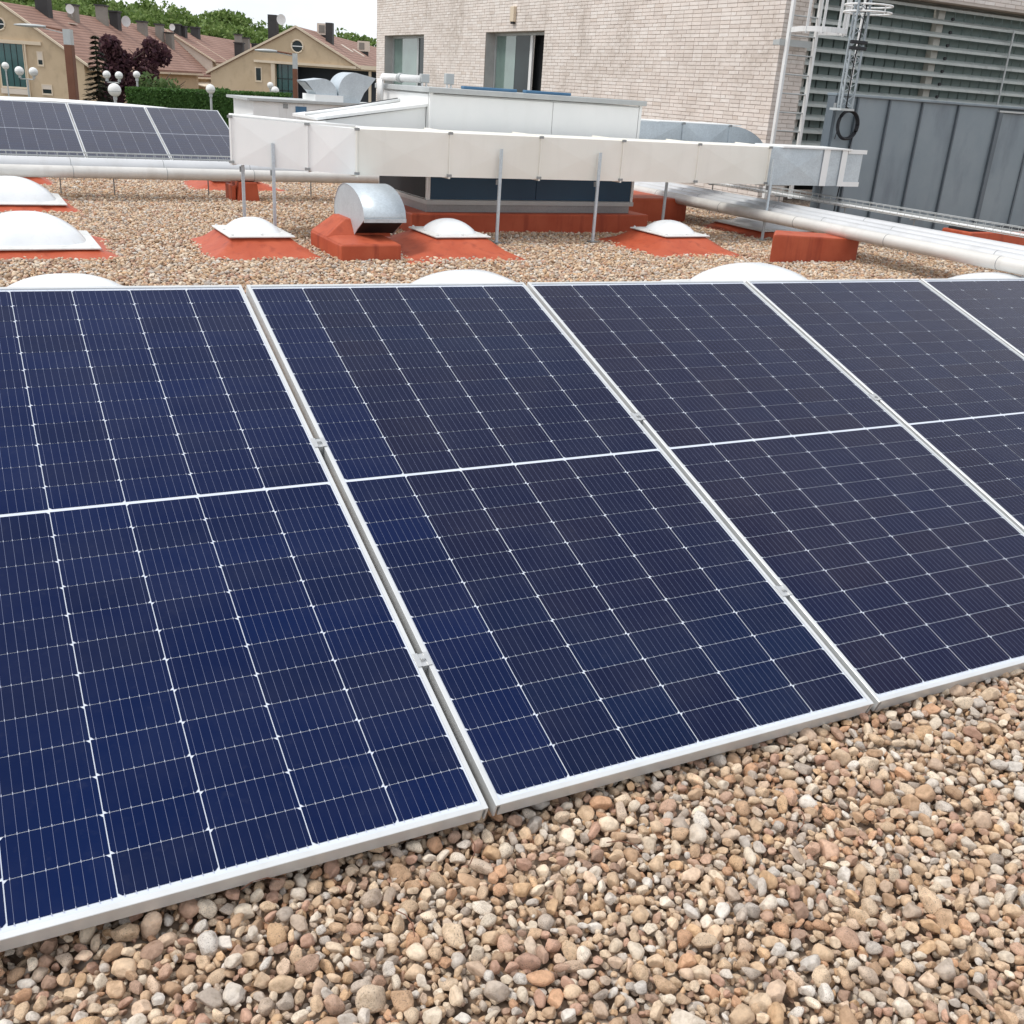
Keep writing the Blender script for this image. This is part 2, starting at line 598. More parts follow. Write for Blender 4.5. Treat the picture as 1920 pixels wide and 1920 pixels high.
def scatter(name, pts, coll, parent):
    """pts: (pos, rot, scale, index) -> one stuff object instancing pebbles on points"""
    me = bpy.data.meshes.new(name)
    me.from_pydata([p[0] for p in pts], [], [])
    for nm, tp, k in (('rot', 'FLOAT_VECTOR', 1), ('scl', 'FLOAT_VECTOR', 2)):
        at = me.attributes.new(nm, tp, 'POINT')
        at.data.foreach_set('vector', [c for p in pts for c in p[k]])
    at = me.attributes.new('idx', 'INT', 'POINT')
    at.data.foreach_set('value', [p[3] for p in pts])
    o = bpy.data.objects.new(name, me)
    COL.objects.link(o)
    o.parent = parent
    o['kind'] = 'stuff'
    ng = bpy.data.node_groups.new(name + '_scatter', 'GeometryNodeTree')
    ng.interface.new_socket('Geometry', in_out='INPUT', socket_type='NodeSocketGeometry')
    ng.interface.new_socket('Geometry', in_out='OUTPUT', socket_type='NodeSocketGeometry')
    gi, go = ng.nodes.new('NodeGroupInput'), ng.nodes.new('NodeGroupOutput')
    ip = ng.nodes.new('GeometryNodeInstanceOnPoints')
    ci = ng.nodes.new('GeometryNodeCollectionInfo')
    ci.inputs['Collection'].default_value = coll
    ci.inputs['Separate Children'].default_value = True
    ci.inputs['Reset Children'].default_value = True
    ip.inputs['Pick Instance'].default_value = True

    def att(nm, tp):
        a = ng.nodes.new('GeometryNodeInputNamedAttribute')
        a.data_type = tp
        a.inputs['Name'].default_value = nm
        return a.outputs['Attribute']
    e2r = ng.nodes.new('FunctionNodeEulerToRotation')
    ng.links.new(att('rot', 'FLOAT_VECTOR'), e2r.inputs[0])
    ng.links.new(gi.outputs[0], ip.inputs['Points'])
    ng.links.new(ci.outputs[0], ip.inputs['Instance'])
    ng.links.new(att('idx', 'INT'), ip.inputs['Instance Index'])
    ng.links.new(e2r.outputs[0], ip.inputs['Rotation'])
    ng.links.new(att('scl', 'FLOAT_VECTOR'), ip.inputs['Scale'])
    ng.links.new(ip.outputs[0], go.inputs[0])
    md = o.modifiers.new('scatter', 'NODES')
    md.node_group = ng
    return o


def lumps(x, y):
    return .012 * noise.noise(Vector((x * 1.3, y * 1.3, 3.1))) + .008 * noise.noise(Vector((x * 4, y * 4, 8.7)))


def field(x0, x1, y0, y1, step, zoff, smin, smax, nk, skip=None, tilt=.5, zj=.008):
    out = []
    nx, ny = int((x1 - x0) / step), int((y1 - y0) / step)
    for j in range(ny):
        for i in range(nx):
            x = x0 + (i + .5 * (j % 2) + rnd.uniform(-.42, .42)) * step
            y = y0 + (j + rnd.uniform(-.42, .42)) * step
            if skip and skip(x, y):
                continue
            sz = smin + (smax - smin) * rnd.random() ** 1.7
            z = zoff + lumps(x, y) + rnd.uniform(-zj, zj)
            out.append(((x, y, z), (rnd.gauss(0, tilt), rnd.gauss(0, tilt), rnd.uniform(0, 6.283)), (sz,) * 3, rnd.randrange(nk)))
    return out


def pack(wd, ht, classes, r0, wrap=False, k=.80):
    """throw stones of falling size so that they lie side by side; classes: (radius, tries)"""
    cs = .06
    nx, ny = max(1, int(wd / cs)), max(1, int(ht / cs))
    gx, gy = wd / nx, ht / ny
    grid = {}
    out = []
    for rad, tries in classes:
        for _ in range(tries):
            x, y = r0.random() * wd, r0.random() * ht
            r = rad * r0.uniform(.88, 1.12)
            ci, cj = int(x / gx), int(y / gy)
            ok = True
            for di in (-1, 0, 1):
                for dj in (-1, 0, 1):
                    a, b = ci + di, cj + dj
                    if wrap: a, b = a % nx, b % ny
                    for (u, v, q) in grid.get((a, b), ()):
                        dx, dy = abs(u - x), abs(v - y)
                        if wrap: dx, dy = min(dx, wd - dx), min(dy, ht - dy)
                        if dx * dx + dy * dy < (k * (q + r)) ** 2:
                            ok = False
                            break
                    if not ok: break
                if not ok: break
            if ok:
                grid.setdefault((ci % nx, cj % ny), []).append((x, y, r))
                out.append((x, y, r))
    return out


def lay(x, y, r, nk, tilt=.32):
    z = -.006 + .25 * (r - .015) + lumps(x, y) + rnd.uniform(-.007, .007)
    return ((x, y, z), (rnd.gauss(0, tilt), rnd.gauss(0, tilt), rnd.uniform(0, 6.283)), (r,) * 3, rnd.randrange(nk))


# near field, in front of and just under the panels
near = field(-2.3, 2.2, -1.05, .55, .0145, -.019, .0075, .012, 16)
allp = [lay(x - 2.3, y - 1.05, r, 16) for x, y, r in pack(4.5, 1.55, ((.028, 150), (.0225, 900), (.0185, 4200), (.0150, 14000), (.0120, 26000), (.0090, 36000)), random.Random(5), False, .70)]
# the 300 pebbles that show largest lie nearest the lens and inside the frame
vx, vy, vz = Vector((.8861, -.4593, .0622)), Vector((-.1265, -.3688, -.9208)), Vector((.4459, .8081, -.3849))


def seen(p):
    d = Vector(p) - CAM
    z = d.dot(vz)
    if z < .1: return None
    a, b = d.dot(vx) / z, d.dot(vy) / z
    return (a, b, z)


def rank(p):
    q = seen(p[0])
    if not q or abs(q[0]) > .495 or q[1] > .495: return 0
    return p[2][0] / q[2]


def below_front_edge(p):
    q = seen(p[0])
    if not q: return False
    # front edge of the panels in view: from (0,1775) to (1920,1245) px
    px, py = 960 + 1897.4 * q[0], 960 + 1897.4 * q[1]
    return py > 1790 - px * .276


allp.sort(key=lambda p: -(rank(p) if below_front_edge(p) else 0))
for p in allp[:300]:
    inst('pebble', NEAR[p[3]], deck, p[0], p[1], p[2])
cn = pebble_collection('pebble_shapes', NEAR)
cf = pebble_collection('pebble_shapes_far', FARP)


def off_far(x, y):
    q = seen((x, y, 0))
    if not q or abs(q[0]) > .72: return True
    return (x > 7.7 and y > 7.95) or y > 13.6 or (2.65 < x < 5.35 and 8.1 < y < 9.6)


far = field(-2.6, 11.4, 3.4, 13.6, .045, -.020, .014, .022, 8, off_far, tilt=.45, zj=.006)
TS = 1.5
tile = pack(TS, TS, ((.027, 90), (.022, 460), (.018, 1700), (.0148, 5200), (.0115, 9000)), random.Random(6), True, .70)
for ti in range(-2, 8):
    for tj in range(2, 10):
        rot = rnd.randrange(4)
        for x, y, r in tile:
            for _ in range(rot):
                x, y = y, TS - x
            X_, Y_ = ti * TS + x, tj * TS + y
            if Y_ > 3.4 and not off_far(X_, Y_):
                far.append(lay(X_, Y_, r * 1.06, 8))
side = field(2.2, 5.0, -1.0, .6, .036, -.012, .014, .026, 8) + field(-4.0, -2.3, -1.2, 3.4, .036, -.012, .014, .026, 8) + field(-2.3, -1.58, .5, 3.4, .036, -.012, .014, .026, 8)
gravel_near = scatter('gravel', near + allp[300:], cn, deck)
gravel_far = scatter('gravel', far + side, cf, deck)

# a few dry stalks lie on the gravel
for k, (x, y, a) in enumerate([(-.62, -.12, .6), (-.30, -.22, 1.9), (-.95, -.02, 2.6), (.02, -.30, .2), (-.78, -.24, 1.2)]):
    pts = [(x + t * .07 * math.cos(a + .5 * t), y + t * .07 * math.sin(a + .5 * t), .030 + .006 * math.sin(3 * t)) for t in (0, .33, .66, 1)]
    t = MB().tube(pts, .0011, 5).build('dry_stalk', 'corten', deck)

# ------------------------------------------------------------------ solar panels
CP, RP, MG = .168, .0833, .0088
UH, V0, V1, FT = .517, -.022, 24 * RP + MG + .022, .035


def quad_oct(u0, u1, v0, v1, ch, side):
    if side:   # chamfers on the upper corners
        return [(u0, v0, 0), (u1, v0, 0), (u1, v1 - ch, 0), (u1 - ch, v1, 0), (u0 + ch, v1, 0), (u0, v1 - ch, 0)]
    return [(u0, v0 + ch, 0), (u0 + ch, v0, 0), (u1 - ch, v0, 0), (u1, v0 + ch, 0), (u1, v1, 0), (u0, v1, 0)]


cu, cv, ch = CP / 2 - .00105, RP / 2 - .00062, .0060
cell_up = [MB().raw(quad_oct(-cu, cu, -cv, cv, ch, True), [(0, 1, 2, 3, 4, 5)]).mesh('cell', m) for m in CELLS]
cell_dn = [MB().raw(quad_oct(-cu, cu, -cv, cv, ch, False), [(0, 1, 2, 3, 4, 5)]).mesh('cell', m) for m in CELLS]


def rail_profile_mesh(name, length, lip=.0105):
    """aluminium frame rail along +y, outer side at x=0, lip towards +x"""
    prof = [(0, -FT), (.004, -FT), (.004, -.004), (lip, -.002), (lip, .0016), (.001, .0016), (0, .0006)]
    v = [(p[0], 0, p[1]) for p in prof] + [(p[0], length, p[1]) for p in prof]
    n = len(prof)
    f = [tuple(range(n)), tuple(range(n, 2 * n))[::-1]] + [(i, n + i, n + (i + 1) % n, (i + 1) % n) for i in range(n)]
    return MB().raw(v, f).mesh(name, M['alu'])


LEN, WID = V1 - V0, 2 * UH
long_rail = rail_profile_mesh('frame_rail', LEN)
short_rail = rail_profile_mesh('frame_rail', WID - .0212, .0115)


def row_v(k):   # centre of cell row k (0..23)
    return (k + .5) * RP + (MG if k >= 12 else 0)


backm = MB().raw([(-UH + .003, V0 + .003, -.0022), (UH - .003, V0 + .003, -.0022), (UH - .003, V1 - .003, -.0022), (-UH + .003, V1 - .003, -.0022)], [(0, 1, 2, 3)]).mesh('backsheet', M['backsheet'])
wm, tm = MB(), MB()
for c in range(6):
    for k in range(9):
        u = (c - 3) * CP + .0014 + (k + .5) * (CP - .0028) / 9
        for v0, v1 in ((.002, 12 * RP - .002), (12 * RP + MG + .002, 24 * RP + MG - .002)):
            wm.raw([(u - .00030, v0, -.0008), (u + .00030, v0, -.0008), (u + .00030, v1, -.0008), (u - .00030, v1, -.0008)], [(0, 1, 2, 3)])
        for k2 in range(25):
            if k2 == 12: continue
            vv = k2 * RP + (MG if k2 > 12 else 0)
            tm.raw([(u - .0007, vv - .0028, -.0006), (u + .0007, vv - .0028, -.0006), (u + .0007, vv + .0028, -.0006), (u - .0007, vv + .0028, -.0006)], [(0, 1, 2, 3)])
wirem, tickm = wm.mesh('cell_wires', M['wire']), tm.mesh('solder_tabs', M['tick'])
farcell_mesh = MB().raw(quad_oct(-cu - .0002, cu + .0002, -cv - .0002, cv + .0002, .004, True), [(0, 1, 2, 3, 4, 5)]).mesh('cell', M['cell_far'])


def clamp_mesh():
    b = MB()
    b.prism([(-.0175, .0018), (.0175, .0018), (.0175, .0042), (.007, .0042), (.007, .0010), (-.007, .0010), (-.007, .0042), (-.0175, .0042)], 'y', -.019, .019)
    b.box(-.0075, .0075, -.018, .018, -.034, .0015)
    b.tube([(0, 0, .0010), (0, 0, .0065)], .0058, 6)
    b.tube([(0, 0, .0065), (0, 0, .0095)], .0040, 10)
    return b.mesh('mid_clamp', M['clamp'])


clampm = clamp_mesh()
PW = Matrix(((0.9999, 0.0056, 0.0163, 0), (0, 0.9465, -0.3227, 0), (-0.0172, 0.3226, 0.9464, .055), (0, 0, 0, 1)))


def solar_panel(label, mw, near=True, clamps=(), sheen_tone=0):
    e = bpy.data.objects.new('solar_panel', None)
    COL.objects.link(e)
    e.matrix_world = mw
    tag(e, label, 'solar panel', 'solar panels in the near row' if near else 'solar panels in the far row')
    inst('frame_rail', long_rail, e, (-UH, V0, 0))
    inst('frame_rail', long_rail, e, (UH, V0 + LEN, 0), (0, 0, math.pi))
    inst('frame_rail', short_rail, e, (UH - .0106, V0, 0), (0, 0, math.pi / 2))
    inst('frame_rail', short_rail, e, (-UH + .0106, V1, 0), (0, 0, -math.pi / 2))
    inst('backsheet', backm, e)
    if near:
        for c in range(6):
            for k in range(24):
                inst('cell', (cell_up if c % 2 else cell_dn)[sheen_tone if c or sheen_tone != 1 else 0], e, ((c - 2.5) * CP, row_v(k), -.0014))  # reflection painted into the bluer first column of the second panel
        tag(inst('cell_wires', wirem, e), kind='stuff')
        tag(inst('solder_tabs', tickm, e), kind='stuff')
    else:
        for c in range(6):
            for k in range(24):
                inst('cell', farcell_mesh, e, ((c - 2.5) * CP, row_v(k), -.0014))
    for v in clamps:
        inst('mid_clamp', clampm, e, (1.051 / 2, v, 0))
    return e


PITCH = 1.051
NL = ['leftmost near solar panel, deep blue, cut by the picture edge', 'near solar panel second from left, in the middle of the picture',
      'near solar panel third from left, its lower corner touching the gravel', 'near solar panel fourth from left, cut by the right edge',
      'far right end solar panel of the near row, only a corner showing']
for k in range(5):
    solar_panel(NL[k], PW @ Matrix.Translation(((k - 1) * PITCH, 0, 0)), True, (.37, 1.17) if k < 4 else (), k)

# rails and props that carry the near row
mt = bpy.data.objects.new('panel_mount', None)
COL.objects.link(mt)
mt.matrix_world = PW
tag(mt, 'aluminium mounting rails and props under the near solar panels', 'mount')
for v in (.37, 1.17):
    MB().box(-1.6, 3.75, v - .02, v + .02, -.076, -.0362).build('rail', 'alu', mt)
for u in (-1.5, -.5, .55, 1.6, 2.6, 3.6):
    MB().box(u - .02, u + .02, .05, 1.9, -.117, -.0772).build('cross_rail', 'alu', mt)
    pr = MB().tube([(u, 1.85, -.09), (u, 1.85 - .25, -.72)], .018, 8).build('prop', 'alu', mt)

# far row
ft = R(16.8)
FW = Matrix.Translation((.73, 13.07, .21)) @ Matrix.Rotation(ft, 4, 'X')
FL = ['left one of the far solar panels beyond the pipes', 'middle one of the far solar panels beyond the pipes', 'right one of the far solar panels, running behind the white duct']
for k in range(3):
    solar_panel(FL[k], FW @ Matrix.Translation(((k - 1) * 1.048, 0, 0)), False)
fm = empty('panel_mount', 'low aluminium supports under the far solar panels', 'mount', (.73, 13.07, 0))
for x in (-1.5, -.5, .5, 1.5):
    MB().box(x - .02, x + .02, .1, .14, -.02, .2).build('leg', 'alu', fm)
    MB().box(x - .02, x + .02, 1.8, 1.84, -.02, .68).build('leg', 'alu', fm)


# ------------------------------------------------------------------ skylights
def dome_mesh(hx, hy, h, z):
    n, v, f = 28, [], []
    for j in range(n + 1):
        for i in range(n + 1):
            a, b = -1 + 2 * i / n, -1 + 2 * j / n
            rr = min(1.0, (abs(a) ** 2.6 + abs(b) ** 2.6) ** (1 / 2.6))
            # square grid pressed onto a rounded outline
            k = max(abs(a), abs(b)) / max(1e-6, (abs(a) ** 3.2 + abs(b) ** 3.2) ** (1 / 3.2))
            x, y = a * k, b * k
            q = max(abs(a), abs(b))
            v.append((hx * x, hy * y, z + h * (1 - q ** 2.1) ** .85 if q < 1 else z))
    for j in range(n):
        for i in range(n):
            f.append((j * (n + 1) + i, j * (n + 1) + i + 1, (j + 1) * (n + 1) + i + 1, (j + 1) * (n + 1) + i))
    return MB().raw(v, f)


def frustum(mb, lo, hi, z0, z1):
    """lo, hi: (x0,x1,y0,y1)"""
    v = [(lo[0], lo[2], z0), (lo[1], lo[2], z0), (lo[1], lo[3], z0), (lo[0], lo[3], z0), (hi[0], hi[2], z1), (hi[1], hi[2], z1), (hi[1], hi[3], z1), (hi[0], hi[3], z1)]
    mb.raw(v, [(0, 3, 2, 1), (4, 5, 6, 7), (0, 1, 5, 4), (1, 2, 6, 5), (2, 3, 7, 6), (3, 0, 4, 7)])


def ragged_skirt(hx0, hx1, hy0, hy1, tx, ty, z0, z1, seed):
    """sloping coating whose outer edge wanders under the stones"""
    r0 = random.Random(seed)
    inner = [(-tx, -ty), (tx, -ty), (tx, ty), (-tx, ty)]
    outer = [(-hx0, -hy0), (hx1, -hy0), (hx1, hy1), (-hx0, hy1)]
    n, v, f = 9, [], []
    for s4 in range(4):
        a, b, c, d = outer[s4], outer[(s4 + 1) % 4], inner[s4], inner[(s4 + 1) % 4]
        for i in range(n):
            t = i / n
            jit = (r0.uniform(-.045, .045) if i else 0)
            nx, ny = [(0, -1), (1, 0), (0, 1), (-1, 0)][s4]
            o = (a[0] + (b[0] - a[0]) * t + nx * jit, a[1] + (b[1] - a[1]) * t + ny * jit, z0 - .015)
            p = (c[0] + (d[0] - c[0]) * t, c[1] + (d[1] - c[1]) * t, z1)
            m = (o[0] * .45 + p[0] * .55, o[1] * .45 + p[1] * .55, z0 + (z1 - z0) * .30)
            v += [o, m, p]
    N = 4 * n
    for i in range(N):
        j = (i + 1) % N
        f += [(3 * i, 3 * j, 3 * j + 1, 3 * i + 1), (3 * i + 1, 3 * j + 1, 3 * j + 2, 3 * i + 2)]
    return MB().raw(v, f)


def skylight(label, x, y, hx, hy, zp, h, skirt, seed, dome_w=.78, bolts=True, group='roof skylights'):
    e = empty('dome_skylight', label, 'skylight', (x, y, 0), 0, group)
    ragged_skirt(*skirt, hx - .04, hy - .04, .006, zp - .012, seed).build('skirt', 'red', e, True)
    MB().box(-hx + .04, hx - .04, -hy + .04, hy - .04, -.03, zp - .004).build('curb', 'red', e)
    fl = MB()
    v = [(-hx, -hy, zp - .012), (hx, -hy, zp - .012), (hx, hy, zp - .012), (-hx, hy, zp - .012), (-hx, -hy, zp), (hx, -hy, zp), (hx, hy, zp), (-hx, hy, zp),
         (-hx * dome_w, -hy * dome_w, zp + .012), (hx * dome_w, -hy * dome_w, zp + .012), (hx * dome_w, hy * dome_w, zp + .012), (-hx * dome_w, hy * dome_w, zp + .012)]
    fl.raw(v, [(0, 3, 2, 1), (0, 1, 5, 4), (1, 2, 6, 5), (2, 3, 7, 6), (3, 0, 4, 7), (4, 5, 9, 8), (5, 6, 10, 9), (6, 7, 11, 10), (7, 4, 8, 11), (8, 9, 10, 11)])
    fl.build('flange', 'domeplate', e, bevel=.004)
    dome_mesh(hx * dome_w, hy * dome_w, h, zp + .010).build('dome', 'dome', e, True)
    if bolts:
        for a in (-.88, 0, .88):
            for b in (-.88, 0, .88):
                if a or b:
                    MB().ball((a * hx, b * hy, zp + .007), .013, .013, .012, 8, 5).build('bolt', 'domeplate', e, True)
    return e


skylight('small domed skylight on a red skirt in front of the two left duct posts', .85, 7.30, .27, .33, .135, .10, (.48, .44, .60, .45), 1)
skylight('small domed skylight on a red skirt beside the metal roof cowl', 2.62, 7.22, .27, .32, .135, .105, (.72, .42, .80, .45), 2)
skylight('small domed skylight on a red skirt left of the red pipe block', 5.05, 7.18, .27, .32, .135, .10, (.62, .40, .78, .45), 3)
skylight('wide low white dome skylight at the left edge, nearer of two', -.87, 7.40, .48, .46, .06, .20, (.55, .62, .60, .5), 4, .86, False)
skylight('wide low white dome skylight at the left edge, farther of two', -.85, 10.10, .48, .46, .06, .20, (.5, .58, .55, .5), 5, .86, False)
skylight('white dome skylight peeping over the leftmost near solar panel', -.84, 4.65, .50, .46, .06, .205, (.6, .6, .6, .6), 6, .88, False)
skylight('white dome skylight peeping over the middle near solar panel', 1.63, 4.65, .50, .46, .06, .178, (.6, .6, .6, .6), 7, .88, False)
skylight('white dome skylight peeping over the panels below the red pipe block', 4.05, 4.65, .56, .46, .06, .185, (.65, .65, .6, .6), 8, .88, False)
skylight('white dome skylight under the pipes at the right edge', 6.35, 4.25, .56, .46, .05, .14, (.65, .65, .6, .6), 9, .88, False)
skylight('white dome skylight half hidden under the pipes behind the red block', 7.15, 8.1, .48, .46, .07, .10, (.6, .6, .58, .5), 10, .86, False)
skylight('small skylight with a red skirt beyond the left pipes', 1.80, 12.2, .3, .33, .10, .08, (.6, .6, .5, .45), 11, .78, False)
skylight('small skylight with a red skirt behind the farther left dome', -.72, 12.45, .3, .33, .10, .08, (.5, .45, .45, .45), 12, .78, False)

# ------------------------------------------------------------------ red based cowl
cw = empty('roof_cowl', 'curved galvanised exhaust cowl on a red block base', 'roof vent', (1.62, 6.98, 0), 0)
MB().box(-.245, .275, -.42, .42, -.03, .125).build('base', 'red', cw, bevel=.014)
b = MB()
frustum(b, (-.238, .345, .0, .43), (-.03, .352, .115, .44), .1255, .262)
frustum(b, (-.238, .268, -.412, -.001), (-.16, .262, -.06, -.0005), .1255, .142)
b.build('upstand', 'red', cw, bevel=.012)
hx0, hx1 = .02, .375
sheet = [(.53, .24), (.535, .30)]
for i in range(1, 15):
    a = math.pi * .5 * i / 14
    sheet.append((.535 - .30 * (1 - math.cos(a)), .30 + .235 * math.sin(a)))
for i in range(1, 17):
    a = math.pi * .5 * i / 16
    sheet.append((.235 - .468 * math.sin(a), .535 - .237 * (1 - math.cos(a))))
cheek = sheet + [(-.06, .20), (.03, .135), (.055, .16), (.09, .20), (.18, .225), (.35, .245)]
for sx in (hx0, hx1):
    MB().prism(cheek, 'x', sx - .003, sx + .003).build('cheek', 'galv', cw)
sh = MB()
n_ = len(sheet)
sh.raw([(hx0 - .008, y, z) for y, z in sheet] + [(hx1 + .008, y, z) for y, z in sheet], [(i, i + n_, i + n_ + 1, i + 1) for i in range(n_ - 1)])
o = sh.build('hood_sheet', 'galv', cw, True)
o.modifiers.new('thick', 'SOLIDIFY').thickness = .004
MB().box(hx0 - .009, hx1 + .009, -.243, -.236, .275, .305).build('lip', 'galv', cw)
MB().raw([(hx0 + .004, -.222, .285), (hx1 - .004, -.222, .285), (hx1 - .004, .035, .15), (hx0 + .004, .035, .15)], [(0, 1, 2, 3)]).build('outlet_screen', 'dark', cw)

# ------------------------------------------------------------------ air handling unit
ah = empty('air_handling_unit', 'large white air handling unit with dark blue lower panels behind the duct', 'air conditioner', (0, 0, 0))
AX0, AX1, AY0, AY1 = 2.80, 5.24, 8.17, 9.56
MB().box(AX0 - .20, AX1 + .16, AY0 - .10, AY1 + .12, -.03, .185).build('curb', 'red', ah, bevel=.015)
MB().box(AX0 + .0, AX1 - .03, AY0 + .02, AY1 - .02, .186, .262).build('base_frame', 'galv_dark', ah)
MB().box(AX0 - .015, AX1 + .0, AY0 - .015, AY1 + .0, .263, .305).build('bottom_rail', 'grey_paint', ah)
MB().box(AX0 + .02, AX1 - .02, AY0 + .02, AY1 - .02, .306, 1.28).build('body', 'white_sheet', ah)
for x0, x1, z0, z1, mt_ in ((2.83, 4.02, .31, .62, 'blue_panel'), (4.024, 5.20, .31, .62, 'blue_panel'), (2.83, 4.152, .63, 1.268, 'white_sheet'), (4.158, 5.20, .63, 1.268, 'white_sheet')):
    MB().box(x0, x1, AY0 + .004, AY0 + .0195, z0, z1).build('panel', mt_, ah, bevel=.003)
for x in (AX0, AX1 - .035):
    MB().box(x, x + .03, AY0, AY0 + .03, .306, 1.285).build('corner_post', 'white_sheet', ah)
MB().box(AX0 - .03, AX1 + .03, AY0 - .035, AY1 + .04, 1.286, 1.335).build('lid', 'grey_paint', ah, bevel=.006)
MB().box(AX0 - .001, AX0 + .0195, AY0 + .04, AY1 - .04, .31, 1.27).build('side_panel', 'white_sheet', ah)
MB().box(AX0 - .006, AX0 - .0015, 8.22, 9.5, .315, .60).build('side_intake', 'dark', ah)
MB().box(AX0 - .004, AX0 - .0015, 8.34, 8.44, .78, 1.05).build('side_opening', 'galv_dark', ah)
for x0, x1 in ((3.28, 3.88), (3.98, 4.52)):
    t = MB().box(x0, x1, 8.45, 8.53, 1.336, 1.365).build('rolled_strip', 'blue_light', None, bevel=.008)
    tag(t, 'long blue strip lying on the unit lid, %s' % ('left one' if x0 < 3.5 else 'right one'), 'strip', 'blue strips on the unit lid')
for x, zt, nm in ((2.98, 1.45, 'left'), (3.25, 1.47, 'right')):
    t = empty('actuator_box', 'little grey control box on the unit lid, %s of two' % nm, 'control box', (x, 8.75, 1.335), 0, 'control boxes on the unit lid')
    MB().box(-.045, .045, -.03, .03, .035, zt - 1.335).build('case', 'grey_paint', t, bevel=.006)
    MB().box(-.03, -.015, -.01, .01, 0, .034).build('foot', 'white_paint', t)
    MB().box(.015, .03, -.01, .01, 0, .034).build('foot', 'white_paint', t)
t = empty('white_pipe', 'white insulated pipe with elbow lying on the unit lid', 'pipe', (2.72, 9.3, 1.40))
MB().tube([(.0, .0, -.25), (.0, 0, -.02), (.02, -.02, .0), (.08, -.15, 0), (.22, -.55, 0)], .035, 12).build('run', 'white_paint', t, True)
MB().tube([(.11, -.24, 0), (.125, -.28, 0)], .046, 12).build('coupling', 'grey_paint', t, True)
t = MB().tube([(2.77, 9.3, 1.06), (2.60, 9.0, 1.10), (2.5, 8.7, 1.10), (2.55, 8.5, 1.13), (2.79, 8.48, 1.14)], .022, 10).build('grey_hose', 'grey_paint', None, True)
tag(t, 'short grey hose curving out of the left side of the unit', 'hose')
# dark curb to the right of the unit
t = MB().box(5.62, 6.55, 8.92, 9.9, -.03, .27).build('red_curb', 'red', None, bevel=.015)
tag(t, 'dark red curb in the shade right of the air handling unit', 'curb')


# ------------------------------------------------------------------ ducts
def duct_section(parent, p0, p1, zb0, zt0, zb1, zt1, wid, mat, name='section', brk=.012):
    """one sheet-metal length from p0 to p1 (plan points of its front face) with a cross-broken front"""
    a, b = Vector((*p0, 0)), Vector((*p1, 0))
    d = (b - a).normalized()
    n = Vector((d.y, -d.x, 0))
    if n.y > 0: n = -n                       # towards the camera side
    bk = -n * wid
    A, B = a + d * .004, b - d * .004
    mid = (A + B) / 2 + n * brk
    v = [(A.x, A.y, zb0), (B.x, B.y, zb1), (B.x, B.y, zt1), (A.x, A.y, zt0), (mid.x, mid.y, (zb0 + zt0 + zb1 + zt1) / 4)]
    C, D = A + bk, B + bk
    v += [(C.x, C.y, zb0), (D.x, D.y, zb1), (D.x, D.y, zt1), (C.x, C.y, zt0)]
    f = [(0, 1, 4), (1, 2, 4), (2, 3, 4), (3, 0, 4), (5, 8, 7, 6), (3, 2, 7, 8), (0, 5, 6, 1), (0, 3, 8, 5), (1, 6, 7, 2)]
    o = MB().raw(v, f).build(name, mat, parent)
    return o, d, n


def flange(parent, p, d, zb, zt, wid, mat='cream_duct', e=.013, t=.016):
    d = Vector((*d, 0)).normalized() if len(d) == 2 else d
    n = Vector((d.y, -d.x, 0))
    if n.y > 0: n = -n
    mb = MB()
    P = Vector((*p, 0))
    for (o0, o1, z0, z1) in ((-e, .002, zb - e, zt + e), (-wid, wid * -1 + .0, zb, zt)):
        pass
    c = [P + n * e, P - n * (wid + e)]
    for s in (-1, 1):
        pass
    def bar(q0, q1, za, zb_):
        v = []
        for q in (q0, q1):
            for s in (-t / 2, t / 2):
                for z in (za, zb_):
                    w_ = q + d * s
                    v.append((w_.x, w_.y, z))
        mb.raw(v, [(0, 1, 3, 2), (4, 6, 7, 5), (0, 2, 6, 4), (1, 5, 7, 3), (0, 4, 5, 1), (2, 3, 7, 6)])
    bar(P + n * e, P - n * .0, zb - e, zt + e)
    bar(P - n * wid, P - n * (wid + e), zb - e, zt + e)
    bar(P, P - n * wid, zt, zt + e)
    bar(P, P - n * wid, zb - e, zb)
    fo = mb.build('flange', mat, parent)
    cl_ = MB()
    for z_ in (zt - .012, zb + .004):
        q = P + n * (e + .0015)
        v = [(q + d * sx + n * (0 if k else -.012)) for sx in (-.022, .022) for k in (0, 1)]
        cl_.raw([(p_.x, p_.y, z_) for p_ in v] + [(p_.x, p_.y, z_ + .022) for p_ in v], [(0, 1, 3, 2), (4, 6, 7, 5), (0, 4, 5, 1), (2, 3, 7, 6), (1, 5, 7, 3), (0, 2, 6, 4)])
    cl_.build('corner_clips', 'galv_dark', fo)
    return fo


dt = empty('white_duct', 'long cream painted sheet metal duct on posts, running across in front of the unit', 'duct', (0, 0, 0))
DW = .58
ZB, ZT = .585, .965
# angled left leg
A0, A1, A2 = (.875, 8.06), (1.45, 7.69), (1.815, 7.45)
dA = (A2[0] - A0[0], A2[1] - A0[1])
duct_section(dt, A0, A1, .605, .995, .592, .978, DW, 'white_sheet')
duct_section(dt, A1, A2, .592, .978, ZB, ZT, DW, 'white_sheet')
flange(dt, A0, dA, .605, .995, DW, 'white_sheet')
flange(dt, A1, dA, .592, .978, DW, 'white_sheet')
flange(dt, A2, (1, 0), ZB, ZT, DW)
xs = [1.825, 2.70, 3.64, 4.57, 5.50, 6.44]
for x0, x1 in zip(xs, xs[1:]):
    duct_section(dt, (x0, 7.45), (x1, 7.45), ZB, ZT, ZB, ZT, DW, 'cream_duct')
    flange(dt, (x1, 7.45), (1, 0), ZB, ZT, DW)
duct_section(dt, (6.45, 7.45), (7.25, 7.45), ZB, ZT, ZB, ZT, DW, 'galv', 'bare_section')
